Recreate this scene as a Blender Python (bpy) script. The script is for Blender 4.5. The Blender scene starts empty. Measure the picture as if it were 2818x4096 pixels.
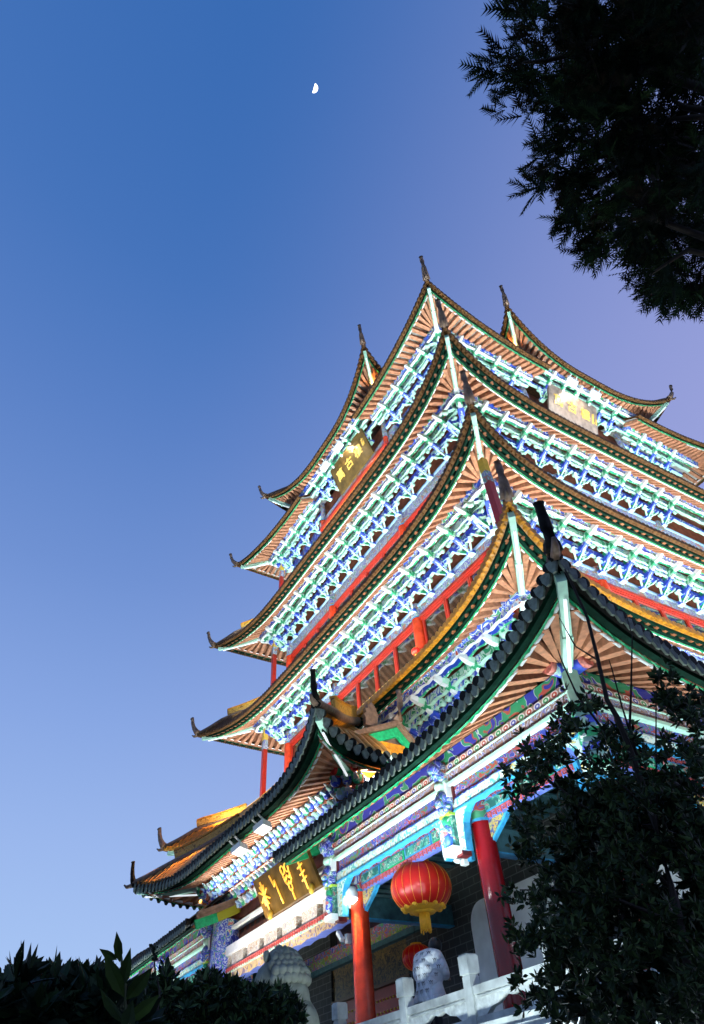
import bpy, math, random
from mathutils import Vector, Matrix
random.seed(7)
PI = math.pi
S = 1.5                       # metres per drawing unit of the tower
EYE = 1.6                     # camera height; drawing z = 0 is eye level
sc = bpy.context.scene
COL = sc.collection

def W(x, y, z):
    return Vector((x * S, y * S, z * S + EYE))

# ------------------------------------------------------------------ camera
cam_d = bpy.data.cameras.new("camera")
cam = bpy.data.objects.new("camera", cam_d)
COL.objects.link(cam)
CAM = W(14.212, -15.6887, 0)
ROT = Matrix.Rotation(0.99400755, 3, 'Z') @ Matrix.Rotation(2.36334981, 3, 'X') @ Matrix.Rotation(-0.0793894, 3, 'Z')
cam.matrix_world = Matrix.Translation(CAM) @ ROT.to_4x4()
cam_d.sensor_fit = 'VERTICAL'
cam_d.sensor_height = 36.0
cam_d.lens = 2542.26 / 4096 * 36
cam_d.clip_end = 3000
cam_d.clip_start = 0.05
sc.camera = cam

def ray(px, py):              # direction of a point of the view
    d = ROT @ Vector(((px - 1409) / 2542.26, -(py - 2048) / 2542.26, -1))
    return d.normalized()

# ------------------------------------------------------------------ sky
world = bpy.data.worlds.new("World")
sc.world = world
world.use_nodes = True
nt = world.node_tree
for n in list(nt.nodes):
    nt.nodes.remove(n)
N = nt.nodes.new
out = N('ShaderNodeOutputWorld')
bg = N('ShaderNodeBackground')
tc = N('ShaderNodeTexCoord')
sep = N('ShaderNodeSeparateXYZ')
ramp = N('ShaderNodeValToRGB')
nt.links.new(tc.outputs['Generated'], sep.inputs[0])
nt.links.new(sep.outputs['Z'], ramp.inputs[0])
def lin(c):
    return tuple(((v / 255 + .055) / 1.055) ** 2.4 if v > 10 else v / 255 / 12.92 for v in c) + (1,)
els = ramp.color_ramp.elements
els[0].position = 0.0; els[0].color = lin((180, 210, 249))
els[1].position = 1.0; els[1].color = lin((57, 107, 179))
for p_, c_ in ((.12, (172, 202, 246)), (.30, (155, 184, 237)), (.45, (136, 167, 227)), (.62, (112, 146, 211)), (.78, (90, 129, 198)), (.90, (70, 116, 187))):
    e = els.new(p_); e.color = lin(c_)
dot = N('ShaderNodeVectorMath'); dot.operation = 'DOT_PRODUCT'
dot.inputs[1].default_value = (0.15, 0.98, 0.0)
nt.links.new(tc.outputs['Generated'], dot.inputs[0])
mr = N('ShaderNodeMapRange')
mr.interpolation_type = 'SMOOTHSTEP'
mr.inputs['From Min'].default_value = -0.05; mr.inputs['From Max'].default_value = 0.95
mr.inputs['To Max'].default_value = 0.85
nt.links.new(dot.outputs['Value'], mr.inputs['Value'])
mx = N('ShaderNodeMix'); mx.data_type = 'RGBA'
mx.inputs[7].default_value = lin((168, 170, 224))
nt.links.new(mr.outputs[0], mx.inputs[0])
nt.links.new(ramp.outputs[0], mx.inputs[6])
nt.links.new(mx.outputs[2], bg.inputs[0])
bg.inputs[1].default_value = 1.0
nt.links.new(bg.outputs[0], out.inputs[0])

sc.view_settings.view_transform = 'Standard'
sc.view_settings.look = 'None'
sc.view_settings.exposure = 0.0
sc.view_settings.gamma = 1.0
sc.cycles.max_bounces = 5
sc.cycles.diffuse_bounces = 2
sc.cycles.glossy_bounces = 2
sc.cycles.transparent_max_bounces = 4
sc.cycles.sample_clamp_indirect = 4.0
sc.cycles.use_denoising = True

# ------------------------------------------------------------------ floodlights of the place, plus added inner fill rows
COLD = (0.82, 0.97, 1.0)
WARM = (1.0, 0.50, 0.12)
def area(loc, target, sx, sy, power, color, name="flood_or_fill_lamp", along=None):
    d = bpy.data.lights.new(name, 'AREA')
    d.shape = 'RECTANGLE'; d.size = sx * S; d.size_y = sy * S
    d.energy = power; d.color = color
    o = bpy.data.objects.new(name, d); COL.objects.link(o)
    z = (W(*loc) - W(*target)).normalized()
    x = Vector(along) if along else Vector((1, 0, 0))
    y = z.cross(x).normalized(); x = y.cross(z).normalized()
    o.matrix_world = Matrix.Translation(W(*loc)) @ Matrix((x, y, z)).transposed().to_4x4()
    o["kind"] = "helper"
    return o
def spot(loc, target, power, color, ang=70, r=.05):
    d = bpy.data.lights.new("spot_lamp", 'SPOT')
    d.energy = power; d.color = color; d.spot_size = math.radians(ang); d.spot_blend = .6; d.shadow_soft_size = r
    o = bpy.data.objects.new("spot_lamp", d); COL.objects.link(o)
    o.matrix_world = Matrix.Translation(W(*loc)) @ (W(*target) - W(*loc)).to_track_quat('-Z', 'Y').to_matrix().to_4x4()
    o["kind"] = "helper"
    return o
def fp(face, a, s, z):        # a along the face, s out from the tower's axis
    if face == 'F': return (a, -s, z)
    if face == 'R': return (s, a, z)
    if face == 'B': return (-a, s, z)
    return (-s, -a, z)
AL = {'F': (1, 0, 0), 'R': (0, 1, 0), 'B': (-1, 0, 0), 'L': (0, -1, 0)}
def flood_row(face, s, z, ts, tz, a0, a1, power, color, wid=.45):
    m = (a0 + a1) / 2
    area(fp(face, m, s, z), fp(face, m, ts, tz), a1 - a0, wid, power, color, along=AL[face])
LP = .74
for fc in 'FRL':
    k = 1.0 if fc != 'L' else .6
    flood_row(fc, 7.8, 15.75, 6.6, 19.7, -7.4, 7.4, 3000 * LP * k, COLD)   # under the top eave
    flood_row(fc, 7.65, 11.95, 6.5, 15.4, -7.4, 7.4, 2500 * LP * k, COLD)
    flood_row(fc, 7.95, 8.1, 6.6, 11.4, -7.6, 7.6, 2500 * LP * k, COLD)
for fc in 'FR':
    flood_row(fc, 6.75, 9.35, 6.3, 11.2, -6, 6, 260 * LP, COLD, .2)  # three added fill rows by the wall, brightening the bracket recesses
    flood_row(fc, 6.65, 13.2, 6.3, 15.2, -6, 6, 260 * LP, COLD, .2)
    flood_row(fc, 6.7, 17.0, 6.2, 19.4, -6, 6, 300 * LP, COLD, .2)
    flood_row(fc, 9.2, 5.05, 7.0, 7.3, -8.6, 8.6, 2200 * LP, COLD)
    flood_row(fc, 6.75, 8.65, 6.0, 10.0, -6.2, 6.2, 130 * LP, WARM, .08)
    flood_row(fc, 6.75, 12.6, 6.0, 14.2, -6.2, 6.2, 90 * LP, WARM, .08)

# ------------------------------------------------------------------ materials
MATS = {}
def mat(name, color, rough=.6, vary=.0, scale=8., spec=.4, metal=0., bump=0., emit=None, estr=1.):
    if name in MATS: return MATS[name]
    m = bpy.data.materials.new(name); m.use_nodes = True
    t = m.node_tree; b = t.nodes['Principled BSDF']
    b.inputs['Base Color'].default_value = (*color, 1)
    b.inputs['Roughness'].default_value = rough
    b.inputs['Metallic'].default_value = metal
    b.inputs['Specular IOR Level'].default_value = spec
    if vary or bump:
        c = t.nodes.new('ShaderNodeTexCoord')
        n = t.nodes.new('ShaderNodeTexNoise'); n.inputs['Scale'].default_value = scale; n.inputs['Detail'].default_value = 5
        t.links.new(c.outputs['Object'], n.inputs['Vector'])
        if vary:
            r = t.nodes.new('ShaderNodeMapRange')
            r.inputs['From Min'].default_value = .3; r.inputs['From Max'].default_value = .7
            r.inputs['To Min'].default_value = 1 - vary; r.inputs['To Max'].default_value = 1 + vary
            x = t.nodes.new('ShaderNodeVectorMath'); x.operation = 'SCALE'
            x.inputs[0].default_value = color
            t.links.new(n.outputs[0], r.inputs['Value']); t.links.new(r.outputs[0], x.inputs['Scale'])
            t.links.new(x.outputs[0], b.inputs['Base Color'])
        if bump:
            u = t.nodes.new('ShaderNodeBump'); u.inputs['Strength'].default_value = bump; u.inputs['Distance'].default_value = .03
            t.links.new(n.outputs[0], u.inputs['Height']); t.links.new(u.outputs[0], b.inputs['Normal'])
    if emit:
        b.inputs['Emission Color'].default_value = (*emit, 1); b.inputs['Emission Strength'].default_value = estr
    MATS[name] = m
    return m

def paint(name, cols, scale=5., rough=.5, coord='Object', dist=1.2, stretch=(1, 1, 1)):
    """painted ornament: bands of a distorted noise in flat colours; cols = [(position, colour)...]"""
    if name in MATS: return MATS[name]
    m = bpy.data.materials.new(name); m.use_nodes = True
    t = m.node_tree; b = t.nodes['Principled BSDF']; b.inputs['Roughness'].default_value = rough
    c = t.nodes.new('ShaderNodeTexCoord'); mp = t.nodes.new('ShaderNodeMapping'); mp.inputs['Scale'].default_value = stretch
    n = t.nodes.new('ShaderNodeTexNoise'); n.inputs['Scale'].default_value = scale; n.inputs['Detail'].default_value = 1.5
    n.inputs['Distortion'].default_value = dist
    r = t.nodes.new('ShaderNodeValToRGB'); r.color_ramp.interpolation = 'CONSTANT'
    e = r.color_ramp.elements
    e[0].position = cols[0][0]; e[0].color = (*cols[0][1], 1)
    e[1].position = cols[1][0]; e[1].color = (*cols[1][1], 1)
    for p, cc in cols[2:]:
        q = e.new(p); q.color = (*cc, 1)
    t.links.new(c.outputs[coord], mp.inputs[0]); t.links.new(mp.outputs[0], n.inputs['Vector'])
    t.links.new(n.outputs[0], r.inputs[0])
    # weathering: grime in broad patches and a slightly different repaint on each piece
    g = t.nodes.new('ShaderNodeTexNoise'); g.inputs['Scale'].default_value = 1.1; g.inputs['Detail'].default_value = 6
    oi = t.nodes.new('ShaderNodeObjectInfo'); ad = t.nodes.new('ShaderNodeMath'); ad.operation = 'MULTIPLY_ADD'
    ad.inputs[1].default_value = .35; t.links.new(oi.outputs['Random'], ad.inputs[0]); t.links.new(g.outputs[0], ad.inputs[2])
    mr_g = t.nodes.new('ShaderNodeMapRange'); mr_g.inputs['From Min'].default_value = .35; mr_g.inputs['From Max'].default_value = .95
    mr_g.inputs['To Min'].default_value = .62; mr_g.inputs['To Max'].default_value = 1.12
    t.links.new(ad.outputs[0], mr_g.inputs['Value'])
    t.links.new(c.outputs['Object'], g.inputs['Vector'])
    ml = t.nodes.new('ShaderNodeVectorMath'); ml.operation = 'SCALE'
    t.links.new(r.outputs[0], ml.inputs[0]); t.links.new(mr_g.outputs[0], ml.inputs['Scale']); t.links.new(ml.outputs[0], b.inputs['Base Color'])
    MATS[name] = m
    return m

BLUE = (.022, .10, .62); GREEN = (.02, .36, .15); MINT = (.48, .78, .62); WHITE = (.80, .82, .84)
LAV = (.30, .48, .82); RED = (.55, .03, .015); GOLD = (.75, .42, .05); CYAN = (.05, .35, .60)
M_BLUE = paint('blue_paint', [(0, BLUE), (.42, (.05, .09, .7)), (.585, WHITE), (.62, LAV), (.66, MINT)], 4.5)
M_FLOWER = paint('flower_paint', [(0, (.05, .08, .66)), (.40, WHITE), (.44, (.04, .30, .16)), (.49, WHITE), (.53, (.07, .1, .66)), (.60, LAV), (.66, WHITE), (.69, (.6, .08, .05))], 2.3)
M_PURL = paint('purlin_paint', [(0, (.03, .10, .66)), (.42, (.78, .84, .86)), (.46, (.03, .12, .68)), (.52, (.80, .84, .86)), (.56, (.04, .42, .2)), (.61, (.75, .22, .18)), (.64, (.8, .84, .86)), (.68, (.03, .1, .65))], 2.1)
M_CLOUD = paint('cloud_paint', [(0, (.03, .38, .18)), (.40, (.72, .84, .78)), (.455, (.05, .42, .2)), (.50, (.48, .78, .62)), (.545, (.78, .84, .86)), (.575, (.04, .12, .62)), (.64, (.7, .82, .8))], 2.0)
M_GREEN = paint('green_paint', [(0, GREEN), (.48, (.03, .42, .19)), (.58, WHITE), (.62, MINT)], 4.5)
M_MINT = mat('mint_paint', MINT, .5, .15, 5)
M_WHITE = mat('white_paint', WHITE, .5, .1, 5)
M_LAV = mat('lavender_paint', (.36, .54, .82), .5, .2, 5)
M_RED = mat('red_lacquer', (.52, .042, .012), .26, .3, 3.5, bump=.06)
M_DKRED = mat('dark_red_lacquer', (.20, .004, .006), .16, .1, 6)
M_REDW = mat('red_timber', (.36, .020, .010), .35, .15, 6)
M_DARK = mat('dark_recess', (.26, .075, .04), .7, .3, 4)
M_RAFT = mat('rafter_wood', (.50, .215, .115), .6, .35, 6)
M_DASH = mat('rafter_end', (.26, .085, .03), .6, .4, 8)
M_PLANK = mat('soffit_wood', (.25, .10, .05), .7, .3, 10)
M_BRICKS = mat('soffit_brick', (.40, .40, .38), .8, .2, 9)
M_FASC = mat('green_fascia', (.003, .024, .014), .7, .4, 6, spec=.06)
M_LIP = mat('bright_green_trim', (.01, .34, .13), .5, .3, 10)
M_TILEB = mat('brown_tile', (.115, .050, .014), .5, .45, 7, spec=.15)
M_TILEY = mat('amber_tile', (.50, .20, .012), .4, .4, 7)
M_TILEK = mat('black_tile', (.013, .012, .010), .5, .4, 8, spec=.04)
M_TILEG = mat('grey_drip_tile', (.15, .18, .15), .6, .4, 8, spec=.1)
M_AMB = mat('amber_roof_tile', (.42, .19, .03), .4, .3, 7)
M_RIDGE = mat('ridge_tile', (.17, .105, .07), .5, .4, 8)
M_LATT = paint('ridge_lattice', [(0, (.5, .25, .03)), (.45, (.62, .34, .05)), (.6, (.2, .08, .01))], 9, .5)
M_LED = mat('led_strip', (.8, .8, .8), .5, emit=(.88, .95, 1.0), estr=.9)
M_TUBE = mat('white_tube', (.78, .82, .82), .4)
M_GREY = mat('stone', (.44, .47, .45), .8, .42, 2.6, bump=.3)
M_LION = mat('lion_stone', (.17, .185, .155), .85, .4, 3.5, bump=.6)
M_PLAST = mat('white_plaster', (.74, .77, .75), .8, .12, 2.5, bump=.1)
M_BLACKB = mat('signboard_black', (.012, .010, .006), .3, .3, 5)
M_BRONZE = mat('signboard_bronze', (.15, .085, .018), .35, .45, 3, metal=.3)
M_GOLD = mat('gold_leaf', (.80, .50, .06), .3, .1, 6)
M_GOLDL = mat('gold_letters_added_glow', (.9, .55, .08), .35, emit=(1.0, .50, .05), estr=.9)  # emission puts a glow into lettering that is no lamp
M_GOLDD = mat('gold_letters_faint_glow', (.85, .55, .12), .35, emit=(1.0, .55, .10), estr=.25)  # weaker added glow for the upper boards' letters
M_GLASS = mat('window_glass', (.022, .015, .010), .06, .5, 3, spec=.9)
M_BEAMP = paint('pale_scroll_paint', [(0, (.22, .20, .36)), (.40, (.48, .55, .50)), (.46, (.16, .14, .50)), (.52, (.55, .60, .55)), (.56, (.14, .32, .26)), (.62, (.5, .18, .14))], 3.2)
M_DRAG = paint('dragon_strip', [(0, (.42, .25, .21)), (.43, (.22, .30, .62)), (.47, (.74, .72, .80)), (.50, (.36, .20, .17)), (.58, (.66, .66, .76)), (.61, (.22, .20, .52)), (.66, (.36, .2, .17))], 4.2)
M_SPAN = paint('spandrel_paint', [(0, (.03, .05, .38)), (.41, (.40, .44, .6)), (.43, (.36, .035, .03)), (.50, (.08, .10, .45)), (.56, (.05, .22, .09)), (.63, (.38, .04, .03))], 4.6)
M_CARVE = paint('carved_relief', [(0, (.10, .46, .42)), (.42, (.62, .76, .70)), (.52, (.75, .78, .66)), (.58, (.25, .5, .55)), (.64, (.72, .55, .18))], 6.5)
M_PANEL = paint('picture_panel', [(0, (.02, .13, .12)), (.44, (.06, .30, .22)), (.52, (.45, .55, .45)), (.56, (.02, .15, .14)), (.64, (.45, .16, .16))], 5)
M_GOLDC = paint('gilt_carving', [(0, (.02, .012, .004)), (.45, (.16, .10, .015)), (.55, (.03, .02, .006)), (.62, (.22, .13, .02))], 6)
M_LINTEL = paint('lintel_flowers', [(0, (.12, .28, .03)), (.42, (.5, .45, .06)), (.45, (.12, .07, .34)), (.52, (.12, .3, .04)), (.58, (.5, .08, .03)), (.64, (.14, .08, .36))], 4)
M_PURPLE = mat('violet_paint', (.12, .18, .55), .5, .2, 5)
M_CYAN = mat('cyan_paint', (.03, .26, .48), .45, .3, 6)
M_TEAL = mat('teal_beam', (.03, .10, .12), .6, .4, 6)
M_KEY = mat('meander_red', (.58, .10, .09), .5, .1, 6)
M_BEAST = paint('beast_paint', [(0, (.05, .08, .55)), (.42, (.55, .65, .8)), (.47, (.06, .1, .6)), (.56, (.05, .35, .2)), (.61, (.6, .7, .65)), (.66, (.6, .2, .18))], 5.5)
M_FEET = paint('swirl_board', [(0, (.03, .05, .42)), (.43, (.5, .55, .7)), (.46, (.04, .06, .46)), (.54, (.05, .26, .12)), (.60, (.5, .1, .08)), (.64, (.05, .07, .45))], 2.6)
def brick_mat():
    m = bpy.data.materials.new('grey_brick'); m.use_nodes = True
    t = m.node_tree; b = t.nodes['Principled BSDF']; b.inputs['Roughness'].default_value = .8
    c = t.nodes.new('ShaderNodeTexCoord'); k = t.nodes.new('ShaderNodeTexBrick')
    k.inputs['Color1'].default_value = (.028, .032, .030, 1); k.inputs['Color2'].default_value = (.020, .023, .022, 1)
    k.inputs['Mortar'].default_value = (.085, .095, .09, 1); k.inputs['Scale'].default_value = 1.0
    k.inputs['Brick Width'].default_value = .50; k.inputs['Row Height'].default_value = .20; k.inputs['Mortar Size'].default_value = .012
    t.links.new(c.outputs['UV'], k.inputs['Vector']); t.links.new(k.outputs[0], b.inputs['Base Color'])
    return m
M_BRICK = brick_mat()
def petals_mat():
    m = bpy.data.materials.new('petal_border'); m.use_nodes = True
    t = m.node_tree; b = t.nodes['Principled BSDF']; b.inputs['Roughness'].default_value = .5
    c = t.nodes.new('ShaderNodeTexCoord'); sp = t.nodes.new('ShaderNodeSeparateXYZ'); t.links.new(c.outputs['UV'], sp.inputs[0])
    def math_(op, a, bb=None, cc=None):
        n = t.nodes.new('ShaderNodeMath'); n.operation = op
        for i, v in enumerate((a, bb, cc)):
            if v is None: continue
            if isinstance(v, (int, float)): n.inputs[i].default_value = v
            else: t.links.new(v, n.inputs[i])
        return n.outputs[0]
    u = math_('MULTIPLY', sp.outputs[0], 6.0)
    fu = math_('SUBTRACT', math_('FRACT', u), .5)
    idx = math_('FLOORED_MODULO', math_('FLOOR', u), 3.0)
    dv = math_('MULTIPLY', math_('SUBTRACT', sp.outputs[1], .55), .9)
    r = math_('SQRT', math_('ADD', math_('MULTIPLY', fu, fu), math_('MULTIPLY', dv, dv)))
    ring = t.nodes.new('ShaderNodeValToRGB'); ring.color_ramp.interpolation = 'CONSTANT'
    def setr(node, arr):
        e = node.color_ramp.elements
        e[0].position = arr[0][0]; e[0].color = (*arr[0][1], 1); e[1].position = arr[1][0]; e[1].color = (*arr[1][1], 1)
        for p, q in arr[2:]:
            z = e.new(p); z.color = (*q, 1)
    hue = t.nodes.new('ShaderNodeValToRGB'); hue.color_ramp.interpolation = 'CONSTANT'
    setr(hue, [(0, (.55, .10, .07)), (.33, (.10, .12, .5)), (.66, (.06, .36, .14))])
    t.links.new(math_('DIVIDE', idx, 3.0), hue.inputs[0])
    setr(ring, [(0, (1, 1, 1)), (.12, (0, 0, 0)), (.30, (1, 1, 1)), (.42, (.5, .5, .5))])
    t.links.new(r, ring.inputs[0])
    mk = t.nodes.new('ShaderNodeValToRGB'); mk.color_ramp.interpolation = 'CONSTANT'
    setr(mk, [(0, (0, 0, 0)), (.42, (1, 1, 1))]); t.links.new(r, mk.inputs[0])
    m1 = t.nodes.new('ShaderNodeMix'); m1.data_type = 'RGBA'; t.links.new(ring.outputs[0], m1.inputs[0])
    t.links.new(hue.outputs[0], m1.inputs[6]); m1.inputs[7].default_value = (.8, .78, .74, 1)
    m2 = t.nodes.new('ShaderNodeMix'); m2.data_type = 'RGBA'; t.links.new(mk.outputs[0], m2.inputs[0])
    t.links.new(m1.outputs[2], m2.inputs[6]); m2.inputs[7].default_value = (.40, .25, .20, 1)
    t.links.new(m2.outputs[2], b.inputs['Base Color'])
    return m
M_PETAL = petals_mat()

# ------------------------------------------------------------------ mesh building
ORG = {}
class MB:
    def __init__(self): self.v = []; self.f = []; self.m = []; self.uv = {}; self.mats = []; self.sm = []
    def mi(self, m):
        if m not in self.mats: self.mats.append(m)
        return self.mats.index(m)
    def face(self, pts, m, uv=None, smooth=False):
        i = len(self.v); self.v += pts; self.f.append(list(range(i, i + len(pts)))); self.m.append(self.mi(m)); self.sm.append(smooth)
        if uv: self.uv[len(self.f) - 1] = uv
    def faces(self, pts, fs, m, smooth=False):
        i = len(self.v); self.v += pts; k = self.mi(m)
        for f in fs:
            self.f.append([i + q for q in f]); self.m.append(k); self.sm.append(smooth)
    def hexa(self, p, m, mside=None, mbot=None):
        """p: 8 points, bottom ring then top ring"""
        i = len(self.v); self.v += p
        for k, f in enumerate(((0, 3, 2, 1), (4, 5, 6, 7), (0, 1, 5, 4), (1, 2, 6, 5), (2, 3, 7, 6), (3, 0, 4, 7))):
            self.f.append([i + q for q in f]); self.sm.append(False)
            self.m.append(self.mi(mbot if (k == 0 and mbot) else m))
    def box(self, x0, x1, y0, y1, z0, z1, m, mbot=None):
        self.hexa([(x0, y0, z0), (x1, y0, z0), (x1, y1, z0), (x0, y1, z0), (x0, y0, z1), (x1, y0, z1), (x1, y1, z1), (x0, y1, z1)], m, mbot=mbot)
    def fbox(self, face, a0, a1, s0, s1, z0, z1, m, mbot=None, uvf=None):
        """box on a tower face; s1 is the outer side"""
        c = [fp(face, a0, s1, z0), fp(face, a1, s1, z0), fp(face, a1, s0, z0), fp(face, a0, s0, z0),
             fp(face, a0, s1, z1), fp(face, a1, s1, z1), fp(face, a1, s0, z1), fp(face, a0, s0, z1)]
        n = len(self.f); self.hexa(c, m, mbot=mbot)
        if uvf:
            self.uv[n + 2] = [(a0 * uvf[0], 0), (a1 * uvf[0], 0), (a1 * uvf[0], uvf[1]), (a0 * uvf[0], uvf[1])]
    def tube(self, pts, rad, m, n=8, smooth=True, cap=True):
        pts = [Vector(p) for p in pts]; rings = []
        k0 = len(self.v); kk = self.mi(m)
        for i, p in enumerate(pts):
            d = (pts[min(i + 1, len(pts) - 1)] - pts[max(i - 1, 0)]).normalized()
            up = Vector((0, 0, 1)) if abs(d.z) < .95 else Vector((1, 0, 0))
            x = d.cross(up).normalized(); y = x.cross(d)
            r = rad[i] if isinstance(rad, (list, tuple)) else rad
            for j in range(n):
                t = 2 * PI * j / n
                self.v.append(tuple(p + x * (r * math.cos(t)) + y * (r * math.sin(t))))
        for i in range(len(pts) - 1):
            for j in range(n):
                a = k0 + i * n + j; b = k0 + i * n + (j + 1) % n
                self.f.append([a, b, b + n, a + n]); self.m.append(kk); self.sm.append(smooth)
        if cap:
            self.f.append([k0 + j for j in range(n)][::-1]); self.m.append(kk); self.sm.append(False)
            e = k0 + (len(pts) - 1) * n
            self.f.append([e + j for j in range(n)]); self.m.append(kk); self.sm.append(False)
    def bar(self, p, q, w, h, m, mbot=None, w2=None, h2=None, up=(0, 0, 1)):
        p = Vector(p); q = Vector(q); d = (q - p).normalized(); up = Vector(up)
        x = d.cross(up)
        x = x.normalized() if x.length > 1e-4 else Vector((1, 0, 0))
        y = x.cross(d)
        w2 = w if w2 is None else w2; h2 = h if h2 is None else h2
        A = [tuple(p - x * w / 2 - y * h / 2), tuple(p + x * w / 2 - y * h / 2), tuple(q + x * w2 / 2 - y * h2 / 2), tuple(q - x * w2 / 2 - y * h2 / 2),
             tuple(p - x * w / 2 + y * h / 2), tuple(p + x * w / 2 + y * h / 2), tuple(q + x * w2 / 2 + y * h2 / 2), tuple(q - x * w2 / 2 + y * h2 / 2)]
        self.hexa(A, m, mbot=mbot)
    def lathe(self, prof, m, n=24, c=(0, 0), smooth=True):
        k0 = len(self.v); kk = self.mi(m)
        for r, z in prof:
            for j in range(n):
                t = 2 * PI * j / n; self.v.append((c[0] + r * math.cos(t), c[1] + r * math.sin(t), z))
        for i in range(len(prof) - 1):
            for j in range(n):
                a = k0 + i * n + j; b = k0 + i * n + (j + 1) % n
                self.f.append([a, b, b + n, a + n]); self.m.append(kk); self.sm.append(smooth)
    def prism(self, prof, y0, y1, m, medge=None, fr=None):
        """prof: (x, z) outline, extruded over y; fr maps (x, y, z)"""
        fr = fr or (lambda x, y, z: (x, y, z)); n = len(prof)
        i = len(self.v)
        self.v += [fr(x, y0, z) for x, z in prof] + [fr(x, y1, z) for x, z in prof]
        self.f.append([i + j for j in range(n)]); self.m.append(self.mi(m)); self.sm.append(False)
        self.f.append([i + n + j for j in range(n)][::-1]); self.m.append(self.mi(m)); self.sm.append(False)
        for j in range(n):
            b = (j + 1) % n
            self.f.append([i + j, i + n + j, i + n + b, i + b]); self.m.append(self.mi(medge or m)); self.sm.append(False)
    def sphere(self, c, r, m, nu=10, nv=7, sc3=(1, 1, 1)):
        k0 = len(self.v); kk = self.mi(m)
        for i in range(nv + 1):
            th = PI * i / nv
            for j in range(nu):
                ph = 2 * PI * j / nu
                self.v.append((c[0] + r * sc3[0] * math.sin(th) * math.cos(ph), c[1] + r * sc3[1] * math.sin(th) * math.sin(ph), c[2] + r * sc3[2] * math.cos(th)))
        for i in range(nv):
            for j in range(nu):
                a = k0 + i * nu + j; b = k0 + i * nu + (j + 1) % nu
                self.f.append([a, a + nu, b + nu, b]); self.m.append(kk); self.sm.append(True)
    def build(self, name, parent=None, origin=None, units=True, local=False):
        """origin: world point of a top-level mesh; children share their parent's origin"""
        if units: V = [W(*p) for p in self.v]
        else: V = [Vector(p) for p in self.v]
        if parent is not None: o0 = ORG[parent.name]
        else: o0 = Vector(origin) if origin is not None else Vector((0, 0, 0))
        if not local: V = [p - o0 for p in V]
        me = bpy.data.meshes.new(name)
        me.from_pydata([tuple(p) for p in V], [], self.f)
        for m in self.mats: me.materials.append(m)
        me.polygons.foreach_set('material_index', self.m)
        me.polygons.foreach_set('use_smooth', self.sm)
        if self.uv:
            ul = me.uv_layers.new(name='UVMap')
            for fi, uv in self.uv.items():
                p = me.polygons[fi]
                for k, li in enumerate(p.loop_indices): ul.data[li].uv = uv[k]
        me.update()
        o = bpy.data.objects.new(name, me); COL.objects.link(o)
        if parent is not None: o.parent = parent; ORG[o.name] = o0
        else: o.location = o0; ORG[o.name] = o0
        return o

def thing(name, label, cat, loc, group=None):
    o = bpy.data.objects.new(name, None); COL.objects.link(o)
    o.location = loc; o['label'] = label; o['category'] = cat
    if group: o['group'] = group
    ORG[o.name] = Vector(loc)
    return o
def tag(o, label, cat, group=None):
    o['label'] = label; o['category'] = cat
    if group: o['group'] = group
    return o

# ------------------------------------------------------------------ ground
g = MB()
g.face([(-900, -900, 0), (900, -900, 0), (900, 900, 0), (-900, 900, 0)], mat('paving', (.11, .11, .105), .85, .3, .8))
go = g.build('ground', units=False); go['kind'] = 'structure'

# ================================================================== THE TOWER
tower = thing('pavilion_tower', 'tall floodlit tower with five tiers of upturned tiled eaves and painted brackets', 'tower', W(0, 0, -1.0667))

def part(mb, name, parent=None):
    return mb.build(name, parent or tower)

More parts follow.
